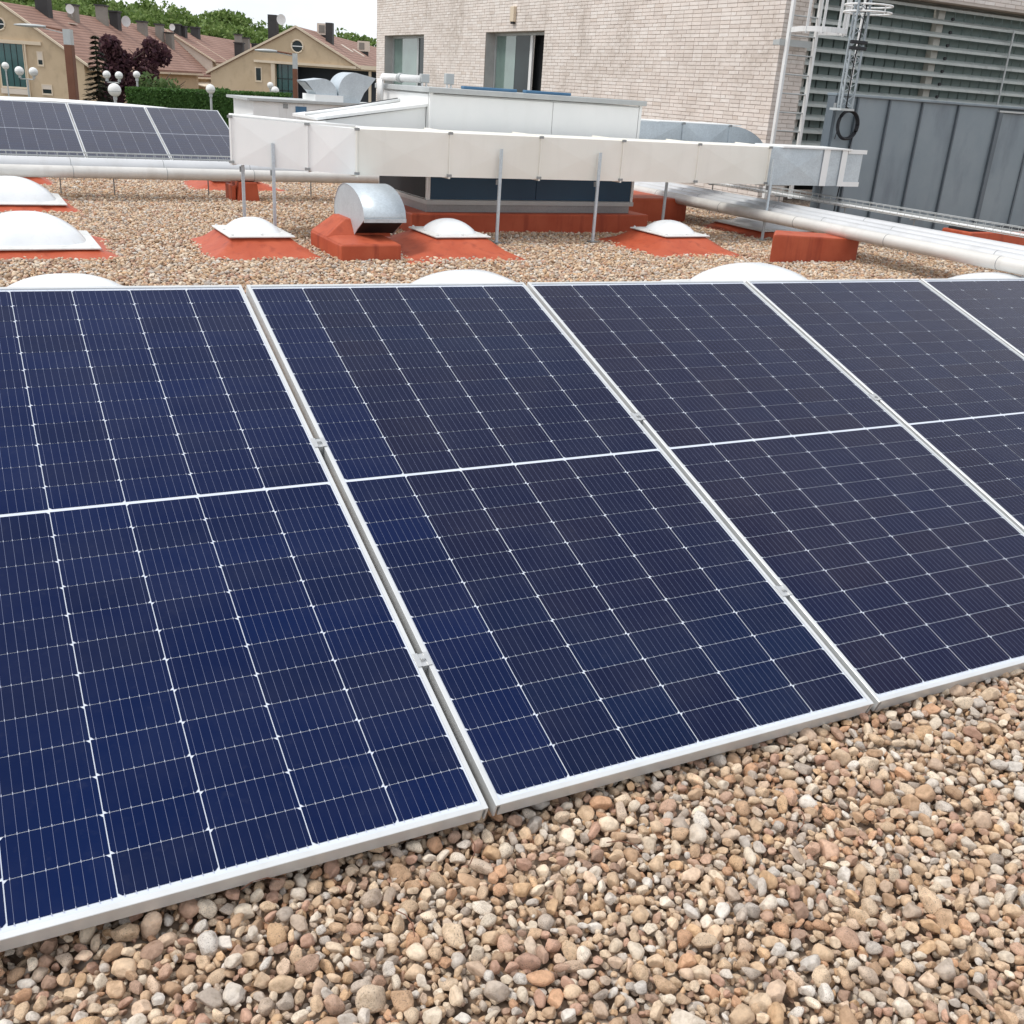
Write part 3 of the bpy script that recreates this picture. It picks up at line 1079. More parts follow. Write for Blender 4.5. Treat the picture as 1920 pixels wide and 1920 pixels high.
duct_section(dt, (7.25, 7.45), (7.80, 7.45), ZB, ZT + .0, ZB + .005, ZT - .0, DW, 'galv', 'bare_section', .001)
for x0, x1 in ((7.20, 7.29), (7.47, 7.55)):
    MB().box(x0, x1, 7.434, 7.4395, ZB + .0, ZT + .01).build('tape', 'white_sheet', dt)
MB().box(7.55, 7.80, 7.438, 7.444, ZB, ZB + .05).build('tape', 'white_sheet', dt)
MB().box(7.56, 7.84, 7.436, 7.47, ZT - .03, ZT + .012).build('lid_edge', 'white_sheet', dt)
MB().box(6.6, 7.6, 7.42, 7.9, ZT + .003, ZT + .018).build('lid_sheet', 'white_sheet', dt)
# sealing cord along the top of the angled leg
MB().tube([(A0[0], A0[1] + .03, 1.008), (A1[0], A1[1] + .03, .992), (A2[0], A2[1] + .03, .985)], .012, 8).build('sealing_cord', 'white_sheet', dt, True)


def duct_post(label, x, y, ztop):
    e = empty('duct_post', label, 'post', (x, y, 0), 0, 'thin posts along the white duct')
    MB().prism([(-.013, -.001), (.013, -.001), (.013, .018), (.010, .018), (.010, .003), (-.010, .003), (-.010, .018), (-.013, .018)], 'z', -.03, ztop).build('channel', 'galv', e)
    MB().box(-.04, .04, -.03, .05, .004, .012).build('foot_plate', 'galv_dark', e)
    MB().box(-.02, .02, .0225, .05, min(ztop, .56) - .03, min(ztop, .575)).build('bracket', 'galv_dark', e)
    return e


duct_post('tall thin post standing before the angled left part of the duct', 1.185, 7.83, .80)
duct_post('thin dark post under the left end of the duct', .985, 8.12, .59)
duct_post('thin duct post before the left half of the blue panels', 3.20, 7.39, .85)
duct_post('thin duct post before the right half of the blue panels', 4.28, 7.39, .85)
duct_post('thin duct post just right of the air handling unit', 5.585, 8.05, .57)
duct_post('thin duct post before the bare metal duct end', 6.47, 7.39, .85)

sl = empty('sloping_duct', 'white sloping duct joining the unit side to the angled duct', 'duct', (0, 0, 0))
duct_section(sl, (1.75, 8.25), (2.795, 8.25), .62, .985, .80, 1.155, .72, 'white_sheet', 'section', .006)
v = [(1.70, 8.22, .990), (2.798, 8.22, 1.160), (2.798, 9.0, 1.160), (1.70, 9.0, .990)]
MB().raw(v + [(x, y, z + .025) for x, y, z in v], [(0, 3, 2, 1), (4, 5, 6, 7), (0, 1, 5, 4), (1, 2, 6, 5), (2, 3, 7, 6), (3, 0, 4, 7)]).build('lid', 'white_sheet', sl)
MB().tube([(1.72, 8.62, 1.035), (2.2, 8.75, 1.105), (2.74, 8.86, 1.20)], .014, 8).build('black_seal', 'black', sl, True)
MB().tube([(1.70, 8.56, 1.03), (2.2, 8.69, 1.10), (2.74, 8.80, 1.195)], .016, 8).build('white_seal', 'white_sheet', sl, True)

# second duct, bare galvanised, behind the unit's right end
gd = empty('galvanised_duct', 'bare grey galvanised duct with rounded elbow behind the unit', 'duct', (0, 0, 0))
duct_section(gd, (5.27, 8.75), (6.22, 8.75), .70, 1.125, .70, 1.125, .6, 'galv', 'section', .02)
duct_section(gd, (6.23, 8.75), (6.90, 8.75), .70, 1.125, .70, 1.125, .6, 'galv', 'section', .02)
for x in (6.225, 6.905):
    flange(gd, (x, 8.75), (1, 0), .70, 1.125, .6, 'galv', .014, .02)
pr = [(6.91, .70)] + [(6.91 + .66 * math.sin(a), .70 + .425 * math.cos(a)) for a in [i * math.pi / 2 / 14 for i in range(15)]]
MB().prism(pr, 'y', 8.75, 9.35).build('elbow', 'galv', gd)
MB().box(5.9, 7.1, 8.78, 9.3, 1.127, 1.137).build('lid_sheet', 'white_sheet', gd)


# ------------------------------------------------------------------ pipe runs
def pipe_run(label, pts, r, mat, name='clad_pipe', joint=.95, group='clad pipe runs'):
    e = empty(name, label, 'pipe', (0, 0, 0), 0, group)
    MB().tube(pts, r, 20).build('cladding', mat, e, True, autosmooth=40)
    for a, b in zip(pts, pts[1:]):
        a, b = Vector(a), Vector(b)
        L = (b - a).length
        k = int(L / joint)
        for i in range(1, k + 1):
            p = a + (b - a) * (i * joint / L)
            d = (b - a).normalized() * .003
            MB().tube([p - d, p + d], r + .0012, 20).build('joint_band', 'galv_dark', e, True, autosmooth=40)
    return e


pipe_run('front clad pipe running across at the far left, below the tray', [(-4, 10.62, .275), (2.6, 10.62, .275), (5.6, 10.62, .275)], .062, 'pipe_cream')
pipe_run('rear thicker clad pipe running across at the far left', [(-4, 10.84, .315), (5.6, 10.84, .315)], .085, 'pipe')
pipe_run('cream clad pipe at the right, nearest the camera of four', [(6.42, 10.6, .268), (6.42, 2.2, .268)], .060, 'pipe_cream', joint=1.25)
pipe_run('silver clad pipe at the right, second nearest of four', [(6.565, 10.8, .292), (6.565, 2.2, .292)], .06, 'pipe', joint=2.1)
pipe_run('silver clad pipe at the right, third nearest of four', [(6.70, 10.9, .312), (6.70, 2.2, .312)], .058, 'pipe', joint=1.7)
pipe_run('silver clad pipe at the right, farthest of four', [(6.84, 10.9, .332), (6.84, 2.2, .332)], .058, 'pipe', joint=2.3)
# block that carries the right pipes, small foot that carries the left ones
v = [(5.44, 6.08), (6.56, 6.08), (6.80, 6.36), (5.70, 6.36)]
bz = [.262, .205, .205, .262]
t = MB().raw([(x, y, -.03) for x, y in v] + [(x, y, z) for (x, y), z in zip(v, bz)], [(0, 3, 2, 1), (4, 5, 6), (4, 6, 7), (0, 1, 5, 4), (1, 2, 6, 5), (2, 3, 7, 6), (3, 0, 4, 7)]).build('pipe_block', 'red', None, bevel=.018)
tag(t, 'big red coated block carrying the right hand pipes', 'block')
t = empty('pipe_plinth', 'small red coated plinth under the far left pipes', 'block', (1.62, 10.7, 0))
MB().prism([(-.13, -.03), (.13, -.03), (.10, .21), (-.10, .21)], 'y', -.16, .25).build('pier', 'red', t, bevel=.012)
MB().box(-.18, -.131, -.12, .2, -.03, .17).build('cheek', 'red', t, bevel=.01)
t = MB().box(8.62, 10.4, 6.45, 6.85, -.03, .215).build('red_kerb', 'red', None, bevel=.015)
tag(t, 'low red kerb at the right edge below the cable tray', 'kerb')
MB().box(8.66, 10.36, 6.5, 6.8, .216, .24).build('top_sheet', 'dark', t)


def cable_tray(label, a, b, z, width, legs, wires=True):
    """a,b plan ends; wire-mesh tray"""
    e = empty('cable_tray', label, 'cable tray', (0, 0, 0), 0, 'wire cable trays')
    a, b = Vector((*a, z)), Vector((*b, z))
    d = (b - a).normalized()
    n = Vector((-d.y, d.x, 0))
    side = MB()
    for s in (-1, 1):
        for dz in (0, .04, .08):
            side.tube([a + n * s * width / 2 + Vector((0, 0, dz)), b + n * s * width / 2 + Vector((0, 0, dz))], .0035, 5)
    side.build('side_wires', 'grey_paint', e)
    rib = MB()
    L = (b - a).length
    k = int(L / .1)
    for i in range(k + 1):
        p = a + d * (i * .1)
        u = Vector((0, 0, .082))
        rib.tube([p + n * width / 2 + u, p + n * width / 2, p - n * width / 2, p - n * width / 2 + u], .0032, 4)
    tag(rib.build('rib_wires', 'grey_paint', e), kind='stuff')
    MB().tube([a + Vector((0, 0, .014)) + n * .025, b + Vector((0, 0, .014)) + n * .025], .011, 8).build('white_cable', 'white_sheet', e, True)
    MB().tube([a + Vector((0, 0, .013)) - n * .012, b + Vector((0, 0, .013)) - n * .012], .010, 8).build('white_cable', 'white_sheet', e, True)
    MB().tube([a + Vector((0, 0, .010)) + n * .005, b + Vector((0, 0, .010)) + n * .005], .007, 8).build('black_cable', 'black', e, True)
    for t_ in legs:
        p = a + d * t_
        MB().tube([(p.x, p.y, -.02), (p.x, p.y, z - .004)], .0075, 6).build('leg', 'galv_dark', e)
        q0, q1 = p - n * (width / 2 + .02), p + n * (width / 2 + .02)
        MB().tube([(q0.x, q0.y, z - .012), (q1.x, q1.y, z - .012)], .008, 6).build('bracket', 'galv_dark', e)
    return e


cable_tray('wire cable tray running across above the far left pipes', (-3.5, 11.05), (4.5, 11.05), .36, .10, (1.3, 3.2, 3.75, 4.78, 6.0))
cable_tray('wire cable tray on thin legs in front of the grey wall', (7.52, 10.6), (7.52, 2.4), .385, .10, (.9, 2.2, 3.3, 4.3, 5.7))

# ------------------------------------------------------------------ grey screen wall
gw = empty('grey_wall', 'slate grey metal clad wall with standing seams', 'wall', (0, 0, 0))
GY, GT = 7.95, 1.545
seams = [7.73, 8.06, 8.575, 9.12, 9.75, 10.50]
MB().box(7.72, 15.5, GY + .02, GY + .10, -.03, GT - .02).build('core', 'zinc_dark', gw)
for i, (x0, x1) in enumerate(zip(seams, seams[1:])):
    b = MB()
    # very slightly dished sheet
    n = 6
    v = []
    for k in range(n + 1):
        x = x0 + .012 + (x1 - x0 - .024) * k / n
        y = GY + .002 + .004 * math.sin(math.pi * k / n) * (1 if i % 2 else -.6)
        v += [(x, y, -.03), (x, y, GT - .02)]
    b.raw(v, [(2 * k, 2 * k + 2, 2 * k + 3, 2 * k + 1) for k in range(n)])
    b.build('sheet', 'zinc', gw, True)
    MB().box(x0 - .010, x0 + .0115, GY - .028, GY + .018, -.03, GT - .022).build('seam', 'zinc_dark', gw)
MB().box(10.49, 10.56, GY - .03, GY + .018, -.03, 1.475).build('recess_jamb', 'zinc_dark', gw)
MB().box(10.565, 11.20, GY + .010, GY + .0195, -.03, 1.47).build('sheet', 'zinc', gw)
MB().box(11.21, 15.5, GY + .010, GY + .0195, -.03, 1.47).build('sheet', 'zinc', gw)
MB().box(11.185, 11.215, GY - .008, GY + .0095, -.03, 1.47).build('seam', 'zinc_dark', gw)
MB().box(10.48, 15.5, GY - .035, GY + .0195, 1.478, 1.50).build('recess_trim', 'grey_paint', gw)
MB().box(7.695, 15.52, GY - .035, GY + .12, GT - .018, GT + .012).build('coping', 'zinc', gw, bevel=.006)
MB().box(7.700, 7.7185, GY - .02, GY + .10, -.03, GT - .02).build('edge_trim', 'zinc_dark', gw)

# lattice mast, ring pole and cable coil
ms = empty('lattice_mast', 'slim galvanised lattice mast fixed to the grey wall end', 'mast', (7.69, 7.77, 1.40))
pts3 = [(-.085, -.045), (.085, -.045), (0, .09)]
for px, py in pts3:
    MB().tube([(px, py, 0), (px, py, 2.2)], .0125, 8).build('leg', 'mast', ms)
br = MB()
for k in range(18):
    z0, z1 = .02 + k * .12, .02 + (k + 1) * .12
    for i in range(3):
        a, c = pts3[i], pts3[(i + 1) % 3]
        if k % 2: a, c = c, a
        br.tube([(*a, z0), (*c, z1)], .005, 5)
        if k % 4 == 0:
            br.tube([(*a, z0), (*c, z0)], .005, 5)
br.build('bracing', 'mast', ms)
MB().box(-.10, .10, -.07, .11, -.025, -.002).build('base_plate', 'grey_paint', ms)
MB().box(-.02, .02, .1, .14, -.03, .05).build('wall_bracket', 'galv_dark', ms)
for z in (.60, .66):
    MB().box(-.11, .12, -.075, -.035, z, z + .035).build('cable_clamp', 'black', ms, bevel=.005)
MB().tube([(-.02, -.06, 0), (-.03, -.07, .5), (.0, -.06, .66), (.03, -.06, 1.2), (.0, -.06, 2.1)], .008, 6).build('coax_cable', 'black', ms, True)
rp = empty('ring_pole', 'thin pale pole carrying a pair of hoops beside the lattice mast', 'pole', (7.95, 7.99, GT + .012))
MB().tube([(0, 0, 0), (0, 0, 1.25)], .013, 8).build('tube', 'white_paint', rp)
for z, mt_ in ((.83, 'white_paint'), (.90, 'white_paint')):
    MB().torus((-.08, -.15, z), .255, .011, 'z', 40, 6).build('hoop', mt_, rp, True)
for a in (0, 1.6, 3.2, 4.7):
    MB().tube([(-.08 + .255 * math.cos(a), -.15 + .255 * math.sin(a), .83), (-.08 + .255 * math.cos(a), -.15 + .255 * math.sin(a), .90)], .006, 5).build('spacer', 'white_paint', rp)
MB().tube([(0, 0, .83), (-.02, -.15, .83), (-.08, -.43, .83)], .008, 6).build('arm', 'grey_paint', rp)
ck = empty('cable_coil', 'coil of black cable hanging under the lattice mast', 'cable', (7.90, 7.865, 1.225))
c = MB()
for k, (dr, dy) in enumerate(((0, 0), (.008, .012), (-.007, .014), (.004, -.010))):
    c.torus((0, dy, 0), .150 + dr, .0115, 'y', 44, 6)
c.build('loops', 'black', ck, True)
MB().tube([(.10, -.006, -.10), (.075, -.01, -.25), (.045, -.01, -.5), (.02, -.01, -.78), (.0, -.01, -1.1)], .007, 6).build('tail', 'black', ck, True)
MB().tube([(-.02, -.01, .15), (-.08, -.03, .18), (-.14, -.05, .20)], .008, 6).build('tie', 'black', ck, True)
MB().tube([(-.15, -.006, -.02), (-.17, -.012, -.10), (-.18, -.012, -.16)], .005, 5).build('loose_end', 'black', ck, True)

# ------------------------------------------------------------------ brick building
bb = empty('brick_building', 'pale brick building wall with two recessed windows', 'building', (0, 0, 0))
BX, BY0, BY1 = 9.80, 11.44, 28.52
W1, W2, WZ0, WZ1 = (25.05, 27.87), (18.69, 21.44), .60, 2.515
wall = MB()
CX0, CX1 = BX + .008, BX + .45


def wseg(y0, y1, z0, z1):
    wall.box(CX0, CX1, y0, y1, z0, z1)


wseg(BY0 + .008, W2[0], -3.79, 6.5)
wseg(W2[0], W2[1], WZ1, 6.5); wseg(W2[0], W2[1], -3.79, WZ0)
wseg(W2[1], W1[0], -3.79, 6.5)
wseg(W1[0], W1[1], WZ1, 6.5); wseg(W1[0], W1[1], -3.79, WZ0)
wseg(W1[1], BY1, -3.79, 6.5)
wall.build('wall', 'mortar', bb)
MB().box(BX + .455, BX + 9, BY1 - .3, BY1, -3.79, 6.5).build('end_wall', 'mortar', bb)
PH, PL = .06, .25
brick_full = MB().box(0, .016, 0, PL - .010, 0, PH - .010).mesh('brick', M['brick'])
bricks = []
for r in range(-4, 70):
    z = r * PH
    y = BY0 + (0 if r % 2 else -.125)
    while y < BY1:
        L = PL
        y0, y1 = max(y, BY0), min(y + PL, BY1)
        if rnd.random() < .14:       # an odd half brick
            y1 = min(y0 + .125, BY1)
        for W in (W2, W1):
            if z + PH > WZ0 and z < WZ1 - .02:
                if y0 < W[0] < y1: y1 = W[0]
                elif y0 < W[1] < y1: y0 = W[1]
                elif W[0] <= y0 and y1 <= W[1]: y1 = y0
        nxt = max(y1, y + .124) if y1 - y0 > .01 else y + PL
        if y1 - y0 > .03:
            bricks.append((y0, y1 - .010, z))
        y = nxt if y1 < y + PL - .001 and y1 > y0 else y + PL
show = [q for q in bricks if .95 < q[2] < 3.2 and q[1] - q[0] > .2]
show.sort(key=lambda q: q[0])
chosen = set(show[:300])
st = MB()
for q in bricks:
    dx = rnd.uniform(-.0025, .0025)
    dz = rnd.uniform(-.0015, .0015)
    if q in chosen:
        inst('brick', brick_full, bb, (BX + dx, q[0], q[2] + dz), (0, 0, 0), (1, (q[1] - q[0]) / (PL - .01), 1))
    else:
        st.box(BX + dx, BX + .016, q[0], q[1], q[2] + dz, q[2] + dz + PH - .010)
tag(st.build('bricks', 'brick', bb), kind='stuff')
# return wall and fascia over the louvres
RX1 = 10.34
MB().box(CX1 + .003, RX1, BY0 + .008, BY0 + .45, -3.79, 6.5).build('return_wall', 'mortar', bb)
MB().box(RX1 + .003, 18.5, BY0 + .008, BY0 + .45, 3.075, 6.5).build('fascia_core', 'mortar', bb)
st = MB()
for r in range(-2, 70):
    z = r * PH
    x = BX + .017 + (0 if r % 2 else .11)
    if not r % 2: st.box(BX + .017, BX + .117, BY0 - .0, BY0 + .016, z, z + PH - .01)
    while x < RX1:
        x1 = min(x + PL, RX1)
        if x1 - x > .03:
            st.box(x, x1 - .01, BY0 + rnd.uniform(-.002, .002), BY0 + .016, z, z + PH - .01)
        x += PL
    if z > 3.07:
        x = RX1 + (.0 if r % 2 else .125)
        while x < 18.4:
            st.box(x, x + PL - .01, BY0 + rnd.uniform(-.002, .002), BY0 + .016, z, z + PH - .01)
            x += PL
tag(st.build('bricks', 'brick', bb), kind='stuff')
# windows
for k, W in enumerate((W1, W2)):
    xw = BX + .26
    f = MB()
    f.box(xw - .02, xw + .04, W[0] + .002, W[0] + .06, WZ0 + .002, WZ1 - .002)
    f.box(xw - .02, xw + .04, W[1] - .07, W[1] - .002, WZ0 + .002, WZ1 - .002)
    f.box(xw - .02, xw + .04, W[0] + .061, W[1] - .071, WZ1 - .06, WZ1 - .002)
    wn = f.build('window', 'grey_paint', bb)
    ym, yq, ye = W[0] + 1.0, W[0] + (1.75 if k else 1.06), W[1] - .071
    MB().box(xw - .01, xw + .03, ym - .055, ym + .055, WZ0, WZ1 - .061).build('mullion', 'white_paint' if k else 'grey_paint', wn)
    if k:
        MB().box(xw + .010, xw + .02, ym + .056, yq, WZ0, WZ1 - .061).build('pane', 'glass_dark', wn)
        MB().box(xw + .005, xw + .015, yq + .001, ye, WZ0, WZ1 - .061).build('pane', 'glass_pale', wn)
        MB().box(xw + .18, xw + .185, W[0] - .4, ym + .2, WZ0, WZ1).build('dark_room', 'dark', wn)
    else:
        MB().box(xw + .010, xw + .02, ym + .056, ye, WZ0, WZ1 - .061).build('pane', 'glass_pale', wn)
        MB().box(xw + .012, xw + .02, W[0] + .061, ym - .056, WZ0, WZ1 - .061).build('pane', 'glass_dark', wn)
    MB().box(BX + .02, xw - .021, W[1] - .004, W[1] - .001, WZ0, WZ1).build('reveal_lining', 'concrete', wn)
# small fitting on the wall above the near window
t = MB().box(BX - .075, BX - .003, 19.98, 20.15, 2.70, 3.0).build('wall_fitting', 'stucco_pale', None, bevel=.01)
tag(t, 'small cream box fixed to the brick wall above the nearer window', 'wall box')
MB().box(BX - .06, BX - .02, 20.0, 20.13, 2.66, 2.699).build('grille', 'dark', t)

# ------------------------------------------------------------------ louvres
lv = empty('louvre_screen', 'tall grey green louvre screen with horizontal blades', 'louvre', (0, 0, 0))
LY = 11.66
for k in range(34):
    x0 = RX1 + .01 + k * .235
    MB().box(x0 + .014, x0 + .221, LY + .25, LY + .27, .2, 3.07).build('backing_panel', 'louvre_back', lv)
MB().box(RX1, 18.4, LY + .55, LY + .6, .1, 3.07).build('backing_sheet', 'dark', lv)
z = .22
while z < 3.0:
    pr = [(LY, z), (LY + .006, z), (LY + .006, z + .032), (LY + .13, z + .078), (LY + .13, z + .086), (LY, z + .040)]
    MB().prism(pr, 'x', RX1 + .06, 18.4).build('blade', 'louvre', lv)
    z += .197
for x in (10.55, 13.36, 16.3):
    MB().box(x, x + .15, LY + .135, LY + .245, .1, 3.07).build('post', 'beige_post', lv)
MB().tube([(15.03, LY - .05, .2), (15.03, LY - .05, 2.82)], .016, 8).build('rod', 'grey_paint', lv)
zk = .31
while zk < 3:
    MB().tube([(13.55, LY - .02, zk), (13.55, LY + .012, zk)], .026, 8).build('stay', 'black', lv)
    zk += .197

# ------------------------------------------------------------------ caged ladder
ld = empty('caged_ladder', 'pale steel ladder with a safety cage at the brick corner', 'ladder', (0, 0, 0))
LYL = 11.22
for x in (9.745, 10.27):
    MB().box(x - .022, x + .022, LYL - .03, LYL + .03, .05, 4.4).build('rail', 'white_paint', ld, bevel=.004)
z = .25
while z < 4.3:
    MB().tube([(9.768, LYL, z), (10.247, LYL, z)], .011, 8).build('rung', 'grey_paint', ld)
    z += .262
MB().box(9.62, 10.29, LYL + .031, LYL + .045, 2.20, 2.29).build('wall_tie', 'grey_paint', ld)
for x in (9.66, 10.25):
    MB().box(x, x + .04, LYL + .046, BY0 - .003, 2.21, 2.28).build('standoff', 'grey_paint', ld)
cx, cy_, cr = 10.01, LYL - .36, .37
for z in (2.38, 3.3, 4.2):
    b = MB()
    pl = [(9.745, LYL - .031)] + [(cx + cr * math.cos(a), cy_ - cr * math.sin(a) * 1.0) for a in [math.pi - i * math.pi / 18 for i in range(19)]] + [(10.27, LYL - .031)]
    for (x0, y0), (x1, y1) in zip(pl, pl[1:]):
        b.raw([(x0, y0, z), (x1, y1, z), (x1, y1, z + .07), (x0, y0, z + .07)], [(0, 1, 2, 3)])
    o = b.build('cage_hoop', 'white_paint', ld)
    o.modifiers.new('thick', 'SOLIDIFY').thickness = .008
for a in (15, 52, 90, 128, 165):
    x, y = cx + (cr - .012) * math.cos(R(a)), cy_ - (cr - .012) * math.sin(R(a))
    MB().box(x - .022, x + .022, y - .004, y + .004, 2.36, 4.4).build('cage_bar', 'white_paint', ld)

# ------------------------------------------------------------------ far part of the roof
fa = empty('rooftop_unit', 'farther white rooftop unit carrying two curved metal cowls', 'air conditioner', (0, 0, 0))
MB().box(2.95, 5.6, 15.5, 16.8, -.03, .95).build('body', 'white_sheet', fa, bevel=.01)
MB().box(2.85, 5.7, 15.44, 16.86, .951, .99).build('lid', 'grey_paint', fa)
MB().box(3.62, 3.80, 15.485, 15.499, .77, .90).build('blue_plate', 'blue_light', fa)
MB().box(3.42, 3.50, 15.485, 15.499, .86, .93).build('dark_plate', 'galv_dark', fa)
MB().box(3.36, 4.02, 15.490, 15.4985, .62, .94).build('hatch', 'white_paint', fa)
MB().box(4.05, 4.12, 15.485, 15.499, .84, .87).build('dark_plate', 'black', fa)
MB().box(3.98, 4.45, 15.6, 16.3, .991, 1.09).build('plinth', 'white_sheet', fa)


def far_cowl(label, x, y, w_, h_, l_, face):
    e = empty('metal_cowl', label, 'roof vent', (x, y, .991), 0, 'cowls on the farther rooftop unit')
    arc = [(-l_ * .5 * face, .02)] if False else []
    outer = [(l_ * .5, 0), (l_ * .5, h_ * .35)]
    for i in range(1, 13):
        a = math.pi / 2 * i / 12
        outer.append((l_ * .5 - l_ * .45 * (1 - math.cos(a)), h_ * .35 + h_ * .65 * math.sin(a)))
    outer += [(-l_ * .5, h_ * .86)]
    inner = [(-l_ * .18, h_ * .35), (-l_ * .05, 0)]
    prof = [(p[0] * face, p[1]) for p in outer + inner]
    MB().prism(prof, 'y', -w_ / 2, w_ / 2).build('hood', 'galv', e)
    p0, p1 = prof[len(outer) - 1], prof[len(outer)]
    q = lambda p, k: p[0] + (-.004 * face if k else 0)
    MB().raw([(q(p0, 1), -w_ / 2 + .03, p0[1] - .02), (q(p0, 1), w_ / 2 - .03, p0[1] - .02), (q(p1, 1), w_ / 2 - .03, p1[1] + .01), (q(p1, 1), -w_ / 2 + .03, p1[1] + .01)], [(0, 1, 2, 3)]).build('opening', 'galv_dark', e)
    return e


far_cowl('small metal cowl with its mouth to the left on the farther unit', 4.10, 15.9, .5, .34, .52, 1)
far_cowl('big rounded metal cowl with its back to the left on the farther unit', 4.70, 15.9, .55, .46, .64, -1)
pf = [(-9, .0), (-9, .68), (-2.5, .70), (.2, .745), (1.4, .72), (2.1, .69), (2.6, .64), (2.6, 0)]
t = MB().prism(pf, 'y', 17.02, 18.4).build('vaulted_roof', 'white_sheet', None)
tag(t, 'pale low vaulted roof just beyond the far solar panels', 'roof')
MB().prism([(-9, -3.79), (2.6, -3.79), (2.6, -.001), (-9, -.001)], 'y', 17.06, 18.3).build('base_wall', 'concrete', t)

# ------------------------------------------------------------------ the street side: local frame turned 29 degrees
A29 = R(29.0)
Fv, Rv = Vector((math.sin(A29), math.cos(A29), 0)), Vector((math.cos(A29), -math.sin(A29), 0))


def st_pt(lat, d, z=0.0):
    return Vector((CAM.x, CAM.y, 0)) + Rv * lat + Fv * d + Vector((0, 0, z))


GZ = -3.8


def house(label, d0, d1, apex, eL, eR, extra=None, front=True, wall='stucco', chim=(), over=.35):
    """gabled house; apex/eL/eR = (lat, z); local x = lat, y = depth behind the gable"""
    e = empty('gabled_house', label, 'house', st_pt(0, d0), -A29, 'gabled row houses')
    L = d1 - d0
    if front:
        pr = [(eL[0], GZ), (eR[0], GZ), (eR[0], eR[1] - .12), (apex[0], apex[1] - .12), (eL[0], eL[1] - .12)]
        MB().prism(pr, 'y', 0, .3).build('gable_wall', wall, e)
    MB().box(eL[0] + .05, eL[0] + .35, .301, L, GZ, eL[1] - .25).build('side_wall', wall, e)
    MB().box(eR[0] - .35, eR[0] - .05, .301, L, GZ, eR[1] - .25).build('side_wall', wall, e)
    rf = MB()
    for (ex, ez) in (eL, eR):
        dx, dz = ex - apex[0], ez - apex[1]
        k = 1 + over / abs(dx)
        x1, z1 = apex[0] + dx * k, apex[1] + dz * k
        t_ = .14
        v = [(apex[0], -.12, apex[1]), (x1, -.12, z1), (x1, L, z1), (apex[0], L, apex[1])]
        v += [(x, y, z - t_) for x, y, z in v]
        rf.raw(v, [(0, 1, 2, 3), (4, 7, 6, 5), (0, 4, 5, 1), (1, 5, 6, 2), (2, 6, 7, 3), (3, 7, 4, 0)])
    roof = rf.build('roof', 'tiles', e)
    vg = MB()
    for (ex, ez) in (eL, eR):
        dx, dz = ex - apex[0], ez - apex[1]
        k = 1 + over / abs(dx)
        x1, z1 = apex[0] + dx * k, apex[1] + dz * k
        v = [(apex[0], -.17, apex[1] + .05), (x1, -.17, z1 + .05), (x1, -.17, z1 - .10), (apex[0], -.17, apex[1] - .10)]
        v += [(x, .0, z) for x, y, z in v]
        vg.raw(v, [(0, 1, 2, 3), (4, 7, 6, 5), (0, 4, 5, 1), (1, 5, 6, 2), (2, 6, 7, 3), (3, 7, 4, 0)])
    vg.build('verge', 'stucco_pale', e)
    dx = eR[0] - apex[0]
    k = 1 + over / dx
    MB().box(apex[0] + dx * k - .05, apex[0] + dx * k + .12, .05, L, apex[1] + (eR[1] - apex[1]) * k - .30, apex[1] + (eR[1] - apex[1]) * k - .16).build('gutter', 'stucco_pale', e)
    for (lx, y, zb, zt, w_, mt_) in chim:
        c_ = MB().box(lx - w_ / 2, lx + w_ / 2, y, y + .75, zb, zt).build('chimney', mt_, roof)
        MB().box(lx - w_ / 2 - .08, lx + w_ / 2 + .08, y - .08, y + .83, zt + .002, zt + .12).build('chimney_cap', 'chimney', roof)
    return e, roof


def window(parent, x0, x1, z0, z1, mat='glass_dark', fy=-.02, shutter=0.0):
    fr = MB()
    t_ = .07
    fr.box(x0 - t_, x1 + t_, fy - .03, fy + .015, z0 - t_ - .05, z0)
    fr.box(x0 - t_, x1 + t_, fy - .02, fy + .015, z1, z1 + t_)
    fr.box(x0 - t_, x0, fy - .02, fy + .015, z0, z1)
    fr.box(x1, x1 + t_, fy - .02, fy + .015, z0, z1)
    o = fr.build('window', 'stucco_pale', parent)
    MB().box(x0, x1, fy, fy + .012, z0, z1 - (z1 - z0) * shutter).build('pane', mat, o)
    if shutter:
        MB().box(x0, x1, fy - .012, fy + .012, z1 - (z1 - z0) * shutter, z1).build('shutter', 'stucco_white', o)
    return o


def dish(parent, x, y, z, r, s=1):
    d = MB()
    n = 16
    v = [(x, y + .08, z)]
    for i in range(n):
        a = 2 * math.pi * i / n
        v.append((x + r * math.cos(a) * .85, y - .02 + .1 * s * math.cos(a), z + r * math.sin(a)))
    d.raw(v, [(0, 1 + i, 1 + (i + 1) % n) for i in range(n)])
    o = d.build('satellite_dish', 'white_paint', parent, True)
    MB().tube([(x, y + .1, z), (x, y + .25, z - .5)], .03, 6).build('dish_arm', 'grey_paint', o)
    return o


def porthole(parent, x, z, r, fy=-.02):
    b = MB().torus((x, fy, z), r, .06, 'y', 28, 6)
    o = b.build('round_window', 'stucco_pale', parent)
    n = 24
    v = [(x, fy + .01, z)] + [(x + r * math.cos(2 * math.pi * i / n), fy + .01, z + r * math.sin(2 * math.pi * i / n)) for i in range(n)]
    MB().raw(v, [(0, 1 + i, 1 + (i + 1) % n) for i in range(n)]).build('pane', 'glass_dark', o)
    MB().box(x - r, x + r, fy - .02, fy + .008, z - .03, z + .03).build('glazing_bar', 'white_paint', o)
    return o


def on_roof(apex, eR, x):
    return apex[1] + (eR[1] - apex[1]) * (x - apex[0]) / (eR[0] - apex[0])


